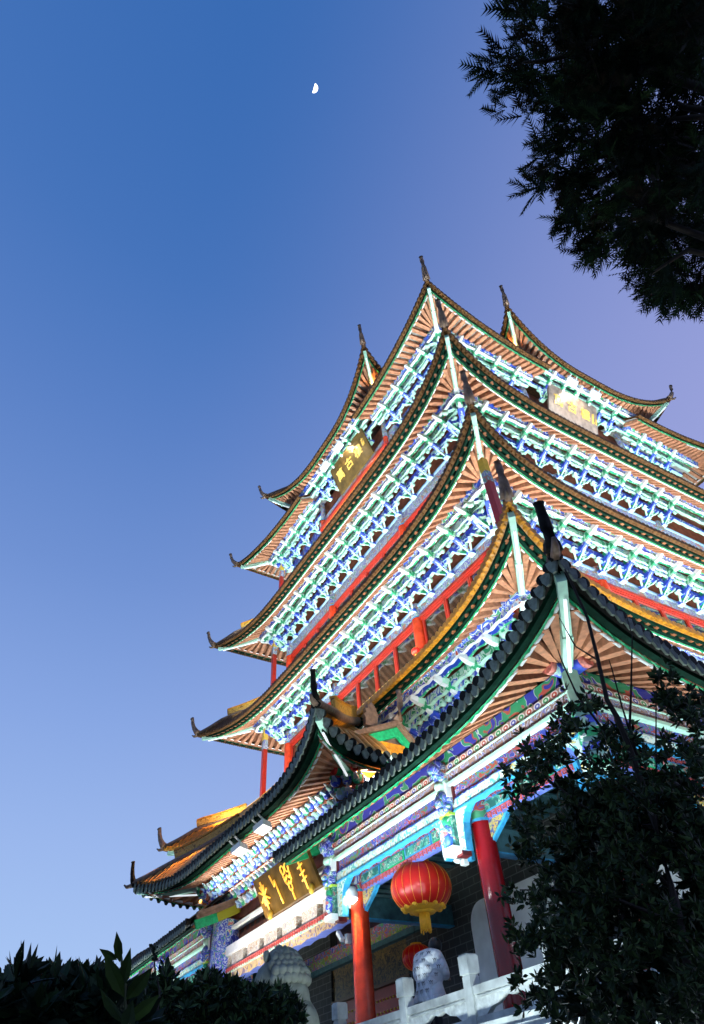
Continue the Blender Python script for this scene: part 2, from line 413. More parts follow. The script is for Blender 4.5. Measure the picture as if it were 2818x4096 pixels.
# ---------- roofs
def roof(faces, Wx, Wy, cc, Z, lift, ext, depth, slope, pitch, mt, ms, purl, zp, t0=.25, pw=2.4, double=True, ridge=True,
         spike=(.35, .6, .09), rng=None, led=True, hipcorners=('FR', 'FL'), drip=None, label=None, fh=.08, hip_in=1.0, lattice=True, capm=None, thick=.42, fw=.065, tubes=False, flatneg=False, pale=False):
    """one eave roof. purl: purlin distance from the roof's own axis lines (inset from the eave side)"""
    roots = []
    def fr(face, a, s, z):
        x, y, z = fp(face, a, s, z); return (x + cc[0], y + cc[1], z)
    def dims(face): return (Wx, Wy) if face in 'FB' else (Wy, Wx)
    def eave(face, a):
        Wa, Ws = dims(face)
        g_ = max(0., (abs(a) / Wa - t0) / (1 - t0)) ** pw
        if flatneg and face == 'F' and a < 0: g_ = 0.
        return Ws - ext * (1 - g_), Z - lift * (1 - g_)
    zflat = Z - lift
    def surf(face, a, v):
        Wa, Ws = dims(face); se, ze = eave(face, a)
        s_end = max(Ws - depth, Ws - (Wa - abs(a)))
        s = se + (s_end - se) * v
        q = max(0., (se - s) / depth)
        z = zflat + slope * (se - s) * (.85 + .15 * q) + (ze - zflat) * (1 - .35 * q) + thick * min(1., (se - s) / .5)
        return s, z
    for face in faces:
        Wa, Ws = dims(face)
        lo, hi = (-Wa, Wa)
        segs = [(lo, hi)]
        if rng and face in rng: segs = rng[face]
        for lo, hi in segs:
            main = MB(); edge = MB(); fas = MB(); raf = MB(); sof = MB(); ledm = MB()
            n = max(2, int(round((hi - lo) / pitch)))
            dp = (hi - lo) / n
            # base sheet
            ns = max(12, int((hi - lo) * 5)); nv = 6
            pts = []
            for i in range(ns + 1):
                a = lo + (hi - lo) * i / ns
                for j in range(nv + 1):
                    s, z = surf(face, a, j / nv); pts.append(fr(face, a, s, z))
            fs = [[i * (nv + 1) + j, i * (nv + 1) + j + 1, (i + 1) * (nv + 1) + j + 1, (i + 1) * (nv + 1) + j] for i in range(ns) for j in range(nv)]
            main.faces(pts, fs, ms, True)
            # tile rows with their end caps, and drip tiles between
            r = .33 * dp
            for i in range(n + 1):
                a = lo + (hi - lo) * i / n
                a = min(max(a, lo + .02), hi - .02)
                L = []
                for j in range(5):
                    s, z = surf(face, a, j / 4)
                    for k in range(5):
                        t = PI * k / 4
                        L.append(fr(face, a + r * math.cos(t), s, z + r * math.sin(t) + .01))
                fs = [[j * 5 + k, j * 5 + k + 1, j * 5 + 5 + k + 1, j * 5 + 5 + k] for j in range(4) for k in range(4)]
                main.faces(L, fs, mt, True)
                s, z = surf(face, a, 0); R_ = (.38 if drip else .45) * dp * random.uniform(.92, 1.06); jz = random.uniform(-.03, .03) * dp
                ring = [(a + R_ * math.cos(2 * PI * k / 9), z + (.6 if drip else .3) * R_ + jz + R_ * math.sin(2 * PI * k / 9)) for k in range(9)]
                p0 = [fr(face, x, s - .06, y) for x, y in ring]; p1 = [fr(face, x, s + .045, y) for x, y in ring]
                edge.faces(p0 + p1, [[9 + k for k in range(9)]] + [[k, (k + 1) % 9, 9 + (k + 1) % 9, 9 + k] for k in range(9)], capm or mt, False)
                if i < n:
                    a2 = a + dp / 2
                    se, ze = eave(face, a2); w = .47 * dp; h = (1.05 if drip else .62) * dp
                    c_ = [(-1, 0), (-.8, -.55), (-.3, -.95), (.3, -.95), (.8, -.55), (1, 0)]
                    o0 = [fr(face, a2 + w * x, se + .005, ze + .25 * dp + h * y) for x, y in c_]
                    o1 = [fr(face, a2 + w * x, se + .035, ze + .25 * dp + h * y) for x, y in c_]
                    edge.faces(o0 + o1, [[0, 1, 2, 3, 4, 5], [11, 10, 9, 8, 7, 6]] + [[k, k + 1, k + 7, k + 6] for k in range(5)], drip or mt, False)
            # fascia boards, flying soffit, bright lip, led strip
            nn = max(30, int((hi - lo) * 12))
            A = [lo + (hi - lo) * i / nn for i in range(nn + 1)]
            def ribbon(mb, f0, f1, m):
                P = []
                for a in A:
                    P += [f0(a), f1(a)]
                mb.faces(P, [[2 * i, 2 * i + 2, 2 * i + 3, 2 * i + 1] for i in range(nn)], m, False)
            def at(a, ds, dz):
                s, z = eave(face, a); Wl = Wa
                k = max(0., 1 - max(0, abs(a) - (Wl - ds * 1.0)) / max(ds, 1e-3)) if False else 1
                aa = a
                lim = Wl - ds
                if abs(a) > lim: aa = math.copysign(lim, a)
                return fr(face, aa, s - ds, z + dz)
            F1 = fh
            ribbon(fas, lambda a: at(a, -.02, .03), lambda a: at(a, .10, -.02), capm or mt)
            ribbon(fas, lambda a: at(a, .09, .0), lambda a: at(a, .10, -F1), M_FASC)
            ribbon(fas, lambda a: at(a, .10, -F1), lambda a: at(a, .10 + fw, -F1 + .01), M_FASC)
            if double:
                ribbon(sof, lambda a: at(a, .09 + fw, -F1 + .08), lambda a: at(a, .235, -F1 + .09), M_FASC)
                ribbon(fas, lambda a: at(a, .21, .02), lambda a: at(a, .21, -F1 - .01), M_FASC)
                ribbon(fas, lambda a: at(a, .21, -F1 - .01), lambda a: at(a, .285, -F1 - .0), M_FASC)
                i0 = .285
            else: i0 = .10 + fw
            wob = lambda a: .016 * math.sin(a * 31 + math.sin(a * 7)) + .01 * math.sin(a * 53)
            ribbon(fas, lambda a: at(a, i0 + .002, -F1 - .012), lambda a: at(a, i0 + .03, -F1 - .03 + wob(a)), M_LIP)
            ribbon(fas, lambda a: at(a, i0 + .012, -F1 - .01), lambda a: at(a, i0 + .05, -F1 + .06), M_RAFT)
            if led:
                ribbon(ledm, lambda a: at(a, i0 + .07, -F1 + .025), lambda a: at(a, i0 + .092, -F1 + .025), M_LED)
                ribbon(ledm, lambda a: at(a, i0 + .07, -F1 + .025), lambda a: at(a, i0 + .07, -F1 + .05), M_LED)
            # soffit boards and rafters from the fascia to the purlin
            pa, ps = Wa - purl, Ws - purl
            def inner(a):
                aa = a
                if abs(a) > pa - .12: aa = math.copysign(pa - .12 + .12 * min(1, (abs(a) - pa + .12) / max(.01, Wa - pa)), a)
                return aa
            P = []
            nb = max(16, int((hi - lo) * 6))
            for i in range(nb + 1):
                a = lo + (hi - lo) * i / nb
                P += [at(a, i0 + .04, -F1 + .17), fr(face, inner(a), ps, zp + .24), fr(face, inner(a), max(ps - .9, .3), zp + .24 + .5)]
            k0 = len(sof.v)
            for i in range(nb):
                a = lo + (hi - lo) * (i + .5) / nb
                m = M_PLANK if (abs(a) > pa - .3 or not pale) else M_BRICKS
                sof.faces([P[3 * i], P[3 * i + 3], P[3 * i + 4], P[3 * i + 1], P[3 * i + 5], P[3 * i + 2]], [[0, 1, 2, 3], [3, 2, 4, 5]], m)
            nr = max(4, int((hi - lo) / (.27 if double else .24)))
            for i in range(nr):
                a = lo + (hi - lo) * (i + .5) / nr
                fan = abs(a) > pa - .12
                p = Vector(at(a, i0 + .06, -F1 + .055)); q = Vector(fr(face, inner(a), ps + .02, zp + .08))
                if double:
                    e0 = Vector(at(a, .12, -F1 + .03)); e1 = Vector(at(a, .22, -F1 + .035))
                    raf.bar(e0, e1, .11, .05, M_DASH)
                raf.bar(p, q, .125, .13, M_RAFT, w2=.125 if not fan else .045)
    # hip beams under the corners, hip ridges above
            ro = part(main, 'eave_roof'); roots.append(ro)
            edge.build('tile_edge', ro); fas.build('fascia', ro); raf.build('rafters', ro); sof.build('soffit', ro)
            if led and ledm.f: ledm.build('light_strip', ro)
            if not led and tubes:
                for sg in (-1, 1):
                    if not (lo - .01 <= sg * (Wa - .3) <= hi + .01): continue
                    for i in range(4):
                        q0, q1 = Wa - .28 - i * .62, Wa - .28 - i * .62 - .56
                        tm = MB(); tm.tube([at(sg * (q0 + (q1 - q0) * j / 3), i0 + .09, -F1 + .02) for j in range(4)], .028, M_TUBE, 6, cap=True); tm.build('light_tube', ro)
    ro = roots[0]
    for cnr in hipcorners:
        sx = 1 if 'R' in cnr else -1
        sy = -1 if 'F' in cnr else 1
        def hp(d, z):        # d = distance in from the corner along both axes
            return (cc[0] + sx * (Wx - d), cc[1] + sy * (Wy - d), z)
        hb = MB()
        p = Vector(hp(.12, Z - .14)); q = Vector(hp(purl + .02, zp + .02)); mid = (p + q) / 2 + Vector((0, 0, -.10))
        hb.bar(p, mid, .11, .15, M_MINT); hb.bar(mid, q, .13, .18, M_MINT)
        hb.bar(p + (q - p) * .12 + Vector((0, 0, -.16)), p + (q - p) * .9 + Vector((0, 0, -.2)), .035, .03, M_LED)
        hb.build('hip_beam', ro)
        if ridge:
            hr = MB(); face = cnr[0]
            def zhip(d):
                aw = Wx - d
                se_, ze_ = eave('R' if Wx < 1e-9 else ('F' if 'F' in cnr else 'B'), (sx if 'F' in cnr else -sx) * aw)
                q_ = min(1., max(0., (se_ - (Wy - d)) / depth))
                return zflat + slope * max(0., se_ - (Wy - d)) * (.85 + .15 * q_) + (ze_ - zflat) * (1 - .35 * q_) + thick * min(1., max(0., se_ - (Wy - d)) / .5)
            L = []; Rr = []
            for i in range(9):
                d = depth * hip_in * (1 - i / 8)
                q = min(1., d / depth)
                L.append(hp(d, zhip(d) + .06)); Rr.append(.085)
            hr.tube(L, Rr, M_RIDGE, 8)
            o_, u_, r_ = spike
            tip = [hp(0, Z + .08), hp(-o_ * .25, Z + .10 + u_ * .12), hp(-o_ * .5, Z + .1 + u_ * .38), hp(-o_ * .66, Z + .1 + u_ * .68), hp(-o_ * .72, Z + .1 + u_ * .93), hp(-o_ * .78, Z + .1 + u_)]
            hr.tube(tip, [r_ * 1.5, r_ * 1.25, r_, r_ * .85, r_ * .75, r_ * .95], M_RIDGE if (capm or mt) != M_TILEK else M_TILEK, 8)
            hr.tube([hp(.0, Z + .02), hp(-.14, Z + .0), hp(-.2, Z + .06)], [.06, .045, .02], M_RIDGE, 6)
            if lattice:
                d0 = .8
                for i in range(8):
                    d = d0 + i * .16; q = min(1., d / depth); q2 = min(1., (d + .16) / depth)
                    z0 = zhip(d); z1 = zhip(d + .16)
                    if d + .16 > depth: break
                    a_, b_ = Vector(hp(d, z0 + .24)), Vector(hp(d + .16, z1 + .24))
                    hr.bar(a_, b_, .08, .2, M_LATT)
                    hr.bar(a_ + Vector((0, 0, .12)), b_ + Vector((0, 0, .12)), .13, .05, M_TILEY)
            hr.build('hip_ridge', ro)
    return ro

T = {  # W, Z(tip), lift, ext
    5: (7.97, 20.11, .45, .38), 4: (8.47, 15.72, .45, .62), 3: (8.66, 11.75, .48, .75), 2: (9.21, 7.785, .42, .96), 1: (10.853, 4.556, .54, .54)}
PUR = {5: (6.8, 19.95), 4: (6.98, 15.72), 3: (7.0, 11.72), 2: (7.45, 7.66), 1: (9.42, 4.36)}
MT = {5: (M_TILEB, M_TILEB), 4: (M_TILEB, M_TILEB), 3: (M_TILEB, M_TILEB), 2: (M_TILEY, M_TILEY), 1: (M_TILEK, M_TILEB)}
CUT5, CUT1 = 2.35, 2.4
roof('FRBL', 7.97, 7.97, (0, 0), *T[5][1:], t0=.3, pw=2.2, double=False, led=False, tubes=True, fw=.035, fh=.06, depth=7.2, slope=.55, pitch=.155, mt=M_TILEB, ms=M_TILEB, purl=7.97 - 6.8, zp=19.95,
     pale=True, rng={'F': [(-7.97, -CUT5), (CUT5, 7.97)], 'R': [(-7.97, -CUT5), (CUT5, 7.97)]}, spike=(.42, .75, .085), lattice=False, hip_in=.4)
roof('FRBL', 8.47, 8.47, (0, 0), *T[4][1:], t0=.2, pw=3.6, depth=2.45, slope=.60, pitch=.155, mt=M_TILEB, ms=M_TILEB, purl=8.47 - 6.98, zp=15.72, spike=(.38, .72, .085))
roof('FRBL', 8.66, 8.66, (0, 0), *T[3][1:], t0=.05, pw=4.4, depth=2.6, slope=.58, pitch=.155, mt=M_TILEB, ms=M_TILEB, purl=8.66 - 7.0, zp=11.72, spike=(.34, .68, .085))
roof('FRBL', 9.21, 9.21, (0, 0), *T[2][1:], t0=.2, pw=3.7, depth=3.1, slope=.46, pitch=.155, mt=M_TILEY, ms=M_TILEY, purl=9.21 - 7.45, zp=7.66, spike=(.28, .62, .085))
roof('FR', 10.853, 10.853, (0, 0), *T[1][1:], t0=.33, pw=3.97, thick=.34, tubes=True, fw=.10, flatneg=True, pale=True, hipcorners=('FR',), depth=4.3, slope=.40, pitch=.17, mt=M_TILEK, ms=M_TILEB, purl=10.853 - 9.42, zp=4.36, double=False, fh=.08,
     rng={'F': [(-10.853, -CUT1), (CUT1, 10.853)]}, spike=(.16, .60, .075), led=False, drip=M_TILEG, lattice=False)
# raised middle bays
roof('FRL', 4.37, 3.2, (0, -4.99), 21.35, 1.15, .45, 3.0, .6, .155, M_TILEB, M_TILEB, .95, 20.28, t0=.12, pw=2.2, double=False, led=False, pale=True, fw=.035, fh=.06, spike=(.35, .75, .08), lattice=False,
     rng={'R': [(-3.2, -.6)], 'L': [(.6, 3.2)]}, label='raised')
roof('RFB', 3.2, 4.37, (4.99, 0), 21.35, 1.15, .45, 3.0, .6, .155, M_TILEB, M_TILEB, .95, 20.28, t0=.12, pw=2.2, double=False, led=False, pale=True, fw=.035, fh=.06, spike=(.35, .75, .08), lattice=False,
     rng={'F': [(.6, 3.2)], 'B': [(-3.2, -.6)]}, hipcorners=('FR', 'BR'))
roof('FRL', 5.34, 2.6, (0, -8.38), 5.50, .42, .50, 2.2, .8, .19, M_AMB, M_TILEY, 1.5, 5.22, capm=M_TILEK, t0=.3, pw=2.6, double=False, fh=.11, thick=.2, fw=.13, tubes=True, led=False, drip=M_TILEG,
     rng={'R': [(-2.6, -.7)], 'L': [(.7, 2.6)]}, spike=(.12, .52, .06), lattice=True)

# ---------- walls behind the brackets and the storeys
for nm, s0, z0, z1 in (('wall', 5.95, 8.0, 11.5), ('wall', 5.95, 11.5, 15.5), ('wall', 5.95, 15.5, 20.6), ('wall', 6.25, 4.4, 8.0)):
    w = MB(); w.box(-s0, s0, -s0, s0, z0, z1, M_DARK); part(w, nm)

def column(x, y, r, z0, z1, m, zhead, hm=M_BEAMP):
    c = MB()
    c.lathe([(r * 1.02, z0), (r, z0 + (zhead - z0) * .5), (r * .97, zhead)], m, 20, (x, y))
    co = part(c, 'column')
    h = MB(); h.lathe([(r * 1.0, zhead), (r * 1.0, zhead + .04)], M_CYAN, 20, (x, y)); h.lathe([(r * .99, zhead + .04), (r * .97, z1)], hm, 20, (x, y))
    h.build('column_head', co)
    return co

def storey(face, zt, sill, zfr, zbeam, zstrip, zpaint, vis):
    """window wall of one storey: sill .. frame top, red beam, painted strip up to the brackets"""
    s = 6.0
    b = MB()
    b.fbox(face, -6.0, 6.0, s, s + .09, zfr, zbeam, M_REDW)
    b.fbox(face, -6.0, 6.0, s + .03, s + .125, zfr + .05, zfr + .11, M_REDW)
    part(b, 'red_beam')
    p = MB(); p.fbox(face, -6.0, 6.0, s - .02, s + .07, zbeam, zpaint - .07, M_BEAMP)
    p.fbox(face, -6.0, 6.0, s - .02, s + .12, zpaint - .07, zpaint, M_LAV)
    part(p, 'painted_strip')
    cols = [-6.05, -2.4, 2.4, 6.05]
    for a in cols[:-1] if face == 'R' else cols:
        x, y, _ = fp(face, a, 6.05, 0)
        column(x, y, .17, sill - .3, zpaint + .05, M_RED, zbeam - .08)
    for i in range(3):
        a0, a1 = cols[i] + .2, cols[i + 1] - .2
        n = 4 if i == 1 else 3
        wd = (a1 - a0) / n
        for k in range(n):
            l, r_ = a0 + k * wd, a0 + (k + 1) * wd
            if face == 'R' and l > vis: continue
            f = MB(); t = .055
            f.fbox(face, l + .01, l + t + .01, s - .02, s + .06, sill, zfr, M_REDW); f.fbox(face, r_ - t - .01, r_ - .01, s - .02, s + .06, sill, zfr, M_REDW)
            f.fbox(face, l + t + .01, r_ - t - .01, s - .02, s + .055, zfr - t, zfr - .002, M_REDW); f.fbox(face, l + t + .01, r_ - t - .01, s - .02, s + .055, sill, sill + .08, M_REDW)
            fo = part(f, 'window')
            g = MB(); g.fbox(face, l + t + .012, r_ - t - .012, s - .01, s + .012, sill + .08, zfr - t, M_GLASS)
            g.build('pane', fo)
for fc in 'FR':
    storey(fc, 11.7, 9.0, 10.63, 10.82, 11.0, 11.17, 4.)
    storey(fc, 15.7, 13.0, 14.36, 14.54, 14.8, 15.1, 4.)
# square props under the hips
for sx, sy, s_, z0, z1 in ((1, -1, 7.72, 8.3, 11.4), (-1, -1, 6.72, 8.3, 11.6), (-1, -1, 6.55, 12.3, 15.6), (-1, -1, 6.4, 16.2, 19.7)):
    c = MB(); x, y = sx * s_, sy * s_
    c.bar((x, y, z0), (x, y, z1 - .9), .16, .16, M_REDW, up=(1, 0, 0)); po = part(c, 'prop_post')
    h = MB(); h.bar((x, y, z1 - .9), (x, y, z1 - .55), .165, .165, M_BEAMP, up=(1, 0, 0)); h.bar((x, y, z1 - .55), (x, y, z1 - .1), .165, .165, M_GOLD_P if False else M_GOLD, up=(1, 0, 0))
    h.build('painted_head', po)

# ---------- bracket sets
def bracket_mesh():
    b = MB(); U = (0, 0, 1)
    def P(x, o, z): return (x * 1., -o, z)
    def gong(o, z, w, h, m, me):
        h2 = h * .45
        prof = [(-w / 2, z + h), (-w / 2 - .03, z + h * .55), (-w / 2 + .02, z + h * .25), (-w / 2 + .10, z + .02), (-w / 2 + .17, z + h * .2), (-.1, z - .0), (.1, z - .0),
                (w / 2 - .17, z + h * .2), (w / 2 - .10, z + .02), (w / 2 - .02, z + h * .25), (w / 2 + .03, z + h * .55), (w / 2, z + h)]
        b.prism(prof[::-1], -o - .045, -o + .045, m, me)
    b.box(-.10, .10, -.14, .04, -.04, .08, M_BLUE, mbot=M_MINT)
    for x, o, z in ((.31, .30, .22), (-.31, .30, .22), (0, .36, .22)):           # fan of struts at the foot
        b.bar(P(0, .03, .02), P(x, o, z), .05, .10, M_GREEN, mbot=M_MINT)
        b.bar(P(x * .82, o * .82, z - .02), P(x * 1.12, o * 1.12, z + .06), .085, .12, M_BLUE, mbot=M_LAV)
    b.bar(P(0, .16, .20), P(0, .56, .38), .15, .15, M_BLUE, mbot=M_BLUE)
    b.bar(P(0, .36, .40), P(0, .76, .54), .15, .15, M_GREEN, mbot=M_GREEN)
    b.bar(P(0, .54, .36), P(0, .70, .42), .11, .09, M_WHITE, w2=.05)
    gong(.24, .20, .56, .17, M_BLUE, M_MINT)
    gong(.50, .40, .66, .18, M_FLOWER, M_MINT)
    for sx in (-1, 1):                                                            # curled cloud ends
        for o, z, x in ((.24, .22, .30), (.50, .43, .35)):
            b.tube([P(sx * x, o - .05, z), P(sx * x, o + .05, z)], .072, M_MINT, 8); b.tube([P(sx * x, o - .055, z), P(sx * x, o + .055, z)], .036, M_GREEN, 7)
    b.bar(P(0, .66, .55), P(0, .92, .58), .12, .16, M_MINT, mbot=M_WHITE)
    b.bar(P(0, .92, .585), P(0, 1.10, .62), .12, .16, M_WHITE, w2=.06, h2=.09)
    b.sphere(P(0, 1.02, .68), .06, M_WHITE, 7, 5)
    return b
bm = bracket_mesh()
BSC = [(v[0] * S, v[1] * S, v[2] * S) for v in bm.v]; bm.v = BSC
proto = bm.build('bracket_set', units=False, local=True)
bmesh_data = proto.data
bpy.data.objects.remove(proto)
ANG = {'F': 0, 'R': PI / 2, 'L': -PI / 2, 'B': PI}
SPOTS = [0, .8, -.8, 1.6, -1.6, 2.4, -2.4, 3.31, -3.31, 4.22, -4.22, 5.13, -5.13, 5.9, -5.9]
named = 0
rest = []
def put_bracket(face, a, s, z, scale=1., rot=0., keep=True):
    global named
    loc = W(*fp(face, a, s, z)) - ORG[tower.name]
    if keep and named < 99:
        o = bpy.data.objects.new('bracket_set', bmesh_data); COL.objects.link(o)
        o.parent = tower; o.location = loc; o.rotation_euler = (0, 0, ANG[face] + rot); o.scale = (scale,) * 3
        named += 1
    else: rest.append((loc, ANG[face] + rot, scale))
LEV = {2: (6.35, 6.76, 7.45, 7.66, 2.0, 1.05), 3: (6.2, 10.93, 7.0, 11.72, 2.6, .95), 4: (6.18, 14.92, 6.98, 15.72, 3.2, .95), 5: (6.05, 19.15, 6.8, 19.95, 5.2, .92)}
for k in (3, 4, 5, 2):
    sb, zb, sp_, zp_, vis, scl = LEV[k]
    for fc in 'FR':
        for a in SPOTS:
            aa = a * (sb / 6.05)
            if k == 5 and abs(a) < 2.5: continue
            if k == 2 and fc == 'F' and a < -1: continue
            if fc == 'R' and a > vis: continue
            put_bracket(fc, aa, sb, zb, scl)
    put_bracket('F', sb, sb, zb, 1.35 * scl, PI / 4)
    put_bracket('L', sb, sb, zb, 1.35 * scl, PI / 4)
    for a in (5.13, 4.22, 3.31, 2.4): put_bracket('L', a, sb, zb, scl, keep=False)
for fc in 'FR':
    for a in (-1.7, -1.02, -.34, .34, 1.02, 1.7): put_bracket(fc, a, 6.35, 19.55, .95)
# everything beyond the hundred nearest in one mesh
rb = MB()
for loc, an, scl in rest:
    c_, s_ = math.cos(an), math.sin(an)
    i = len(rb.v)
    rb.v += [(loc.x + scl * (v[0] * c_ - v[1] * s_), loc.y + scl * (v[0] * s_ + v[1] * c_), loc.z + scl * v[2]) for v in BSC]
    rb.f += [[i + q for q in f] for f in bm.f]; rb.m += [rb.mi(bm.mats[q]) for q in bm.m]; rb.sm += bm.sm
ro_ = rb.build('bracket_set', units=False, local=True); ro_.parent = tower; ro_['kind'] = 'stuff'

def scallop(mb, face, a0, a1, s0, s1, z0, z1, m, me, per=.46, amp=.045):
    n = max(4, int((a1 - a0) / (per / 8)))
    prof = [(a1, z1), (a0, z1)] + [(a0 + (a1 - a0) * i / n, z0 + amp * abs(math.sin(PI * (a0 + (a1 - a0) * i / n) / per))) for i in range(n + 1)]
    P0 = [fp(face, a, s1, z) for a, z in prof]; P1 = [fp(face, a, s0, z) for a, z in prof]
    i = len(mb.v); mb.v += P0 + P1; N_ = len(prof)
    for j in range(2, N_ - 1):
        a, z = prof[j]; a2, _ = prof[j + 1]
        k = len(mb.v); mb.v += [fp(face, a, s1, z1), fp(face, a2, s1, z1)]
        mb.f.append([i + j, i + j + 1, k + 1, k]); mb.m.append(mb.mi(m)); mb.sm.append(False)
        mb.f.append([i + j, i + N_ + j, i + N_ + j + 1, i + j + 1]); mb.m.append(mb.mi(me)); mb.sm.append(False)
    mb.f.append([i, i + 1, i + N_ + 1, i + N_]); mb.m.append(mb.mi(m)); mb.sm.append(False)

def rails(face, k, segs, s0, z0, s1, z1):
    ds, dz = s1 - s0, z1 - z0
    for a0, a1 in segs:
        e = lambda s: (a0 if abs(a0) < 5 else math.copysign(s, a0), a1 if abs(a1) < 5 else math.copysign(s, a1))
        m1 = MB(); l, r_ = e(s0 + .2); scallop(m1, face, l, r_, s0 + .22 * ds / .75 - .05, s0 + .22 * ds / .75 + .06, z0 + .27, z0 + .48, M_BLUE, M_MINT); part(m1, 'bracket_rail')
        m2 = MB(); l, r_ = e(s0 + .46); scallop(m2, face, l, r_, s0 + .48 * ds / .75 - .05, s0 + .48 * ds / .75 + .06, z0 + .46, z0 + .70, M_CLOUD, M_MINT); part(m2, 'bracket_rail')
        m4 = MB(); l, r_ = e(s0 + .62); scallop(m4, face, l, r_, s0 + .64 * ds / .75 - .03, s0 + .64 * ds / .75 + .04, z0 + .62, z0 + .78, M_BLUE, M_GREEN); part(m4, 'bracket_rail')
        m3 = MB(); l, r_ = e(s1)
        pts = [fp(face, l + (r_ - l) * i / 8, s1, z1 + .02) for i in range(9)]
        m3.tube(pts, .135, M_PURL, 12); scallop(m3, face, l, r_, s1 - .03, s1 + .06, z1 - .25, z1 - .05, M_FLOWER, M_WHITE); part(m3, 'purlin')
for k in (2, 3, 4, 5):
    sb, zb, sp_, zp_, _, _ = LEV[k]
    for fc in 'FRL':
        if fc != 'L':
            pb_ = MB(); pb_.fbox(fc, -5.95, 5.95, 5.9, 6.03, zb - (.25 if k == 5 else .05), zb + .34, M_FEET); part(pb_, 'painted_board')
        rails(fc, k, [(-9, 9)] if k != 5 or fc == 'L' else [(-9, -2.5), (2.5, 9)], sb, zb, sp_, zp_)
for fc in 'FR': rails(fc, 6, [(-2.9, 2.9)], 6.35, 19.55, 7.2, 20.28)

# ---------- top bay balcony rail under the sign boards
for fc in 'FR':
    b = MB(); b.fbox(fc, -2.6, 2.6, 6.25, 6.42, 18.45, 18.62, M_REDW); b.fbox(fc, -2.6, 2.6, 6.28, 6.36, 18.05, 18.45, mat('orange_lattice', (.55, .16, .02), .5, .5, 9))
    b.fbox(fc, -3., 3., 6.02, 6.2, 18.75, 19.3, M_BEAMP)
    part(b, 'balcony_rail')
    for a in (-2.5, 2.5):
        x, y, _ = fp(fc, a, 6.3, 0); column(x, y, .1, 17.6, 20.0, M_RED, 19.0)

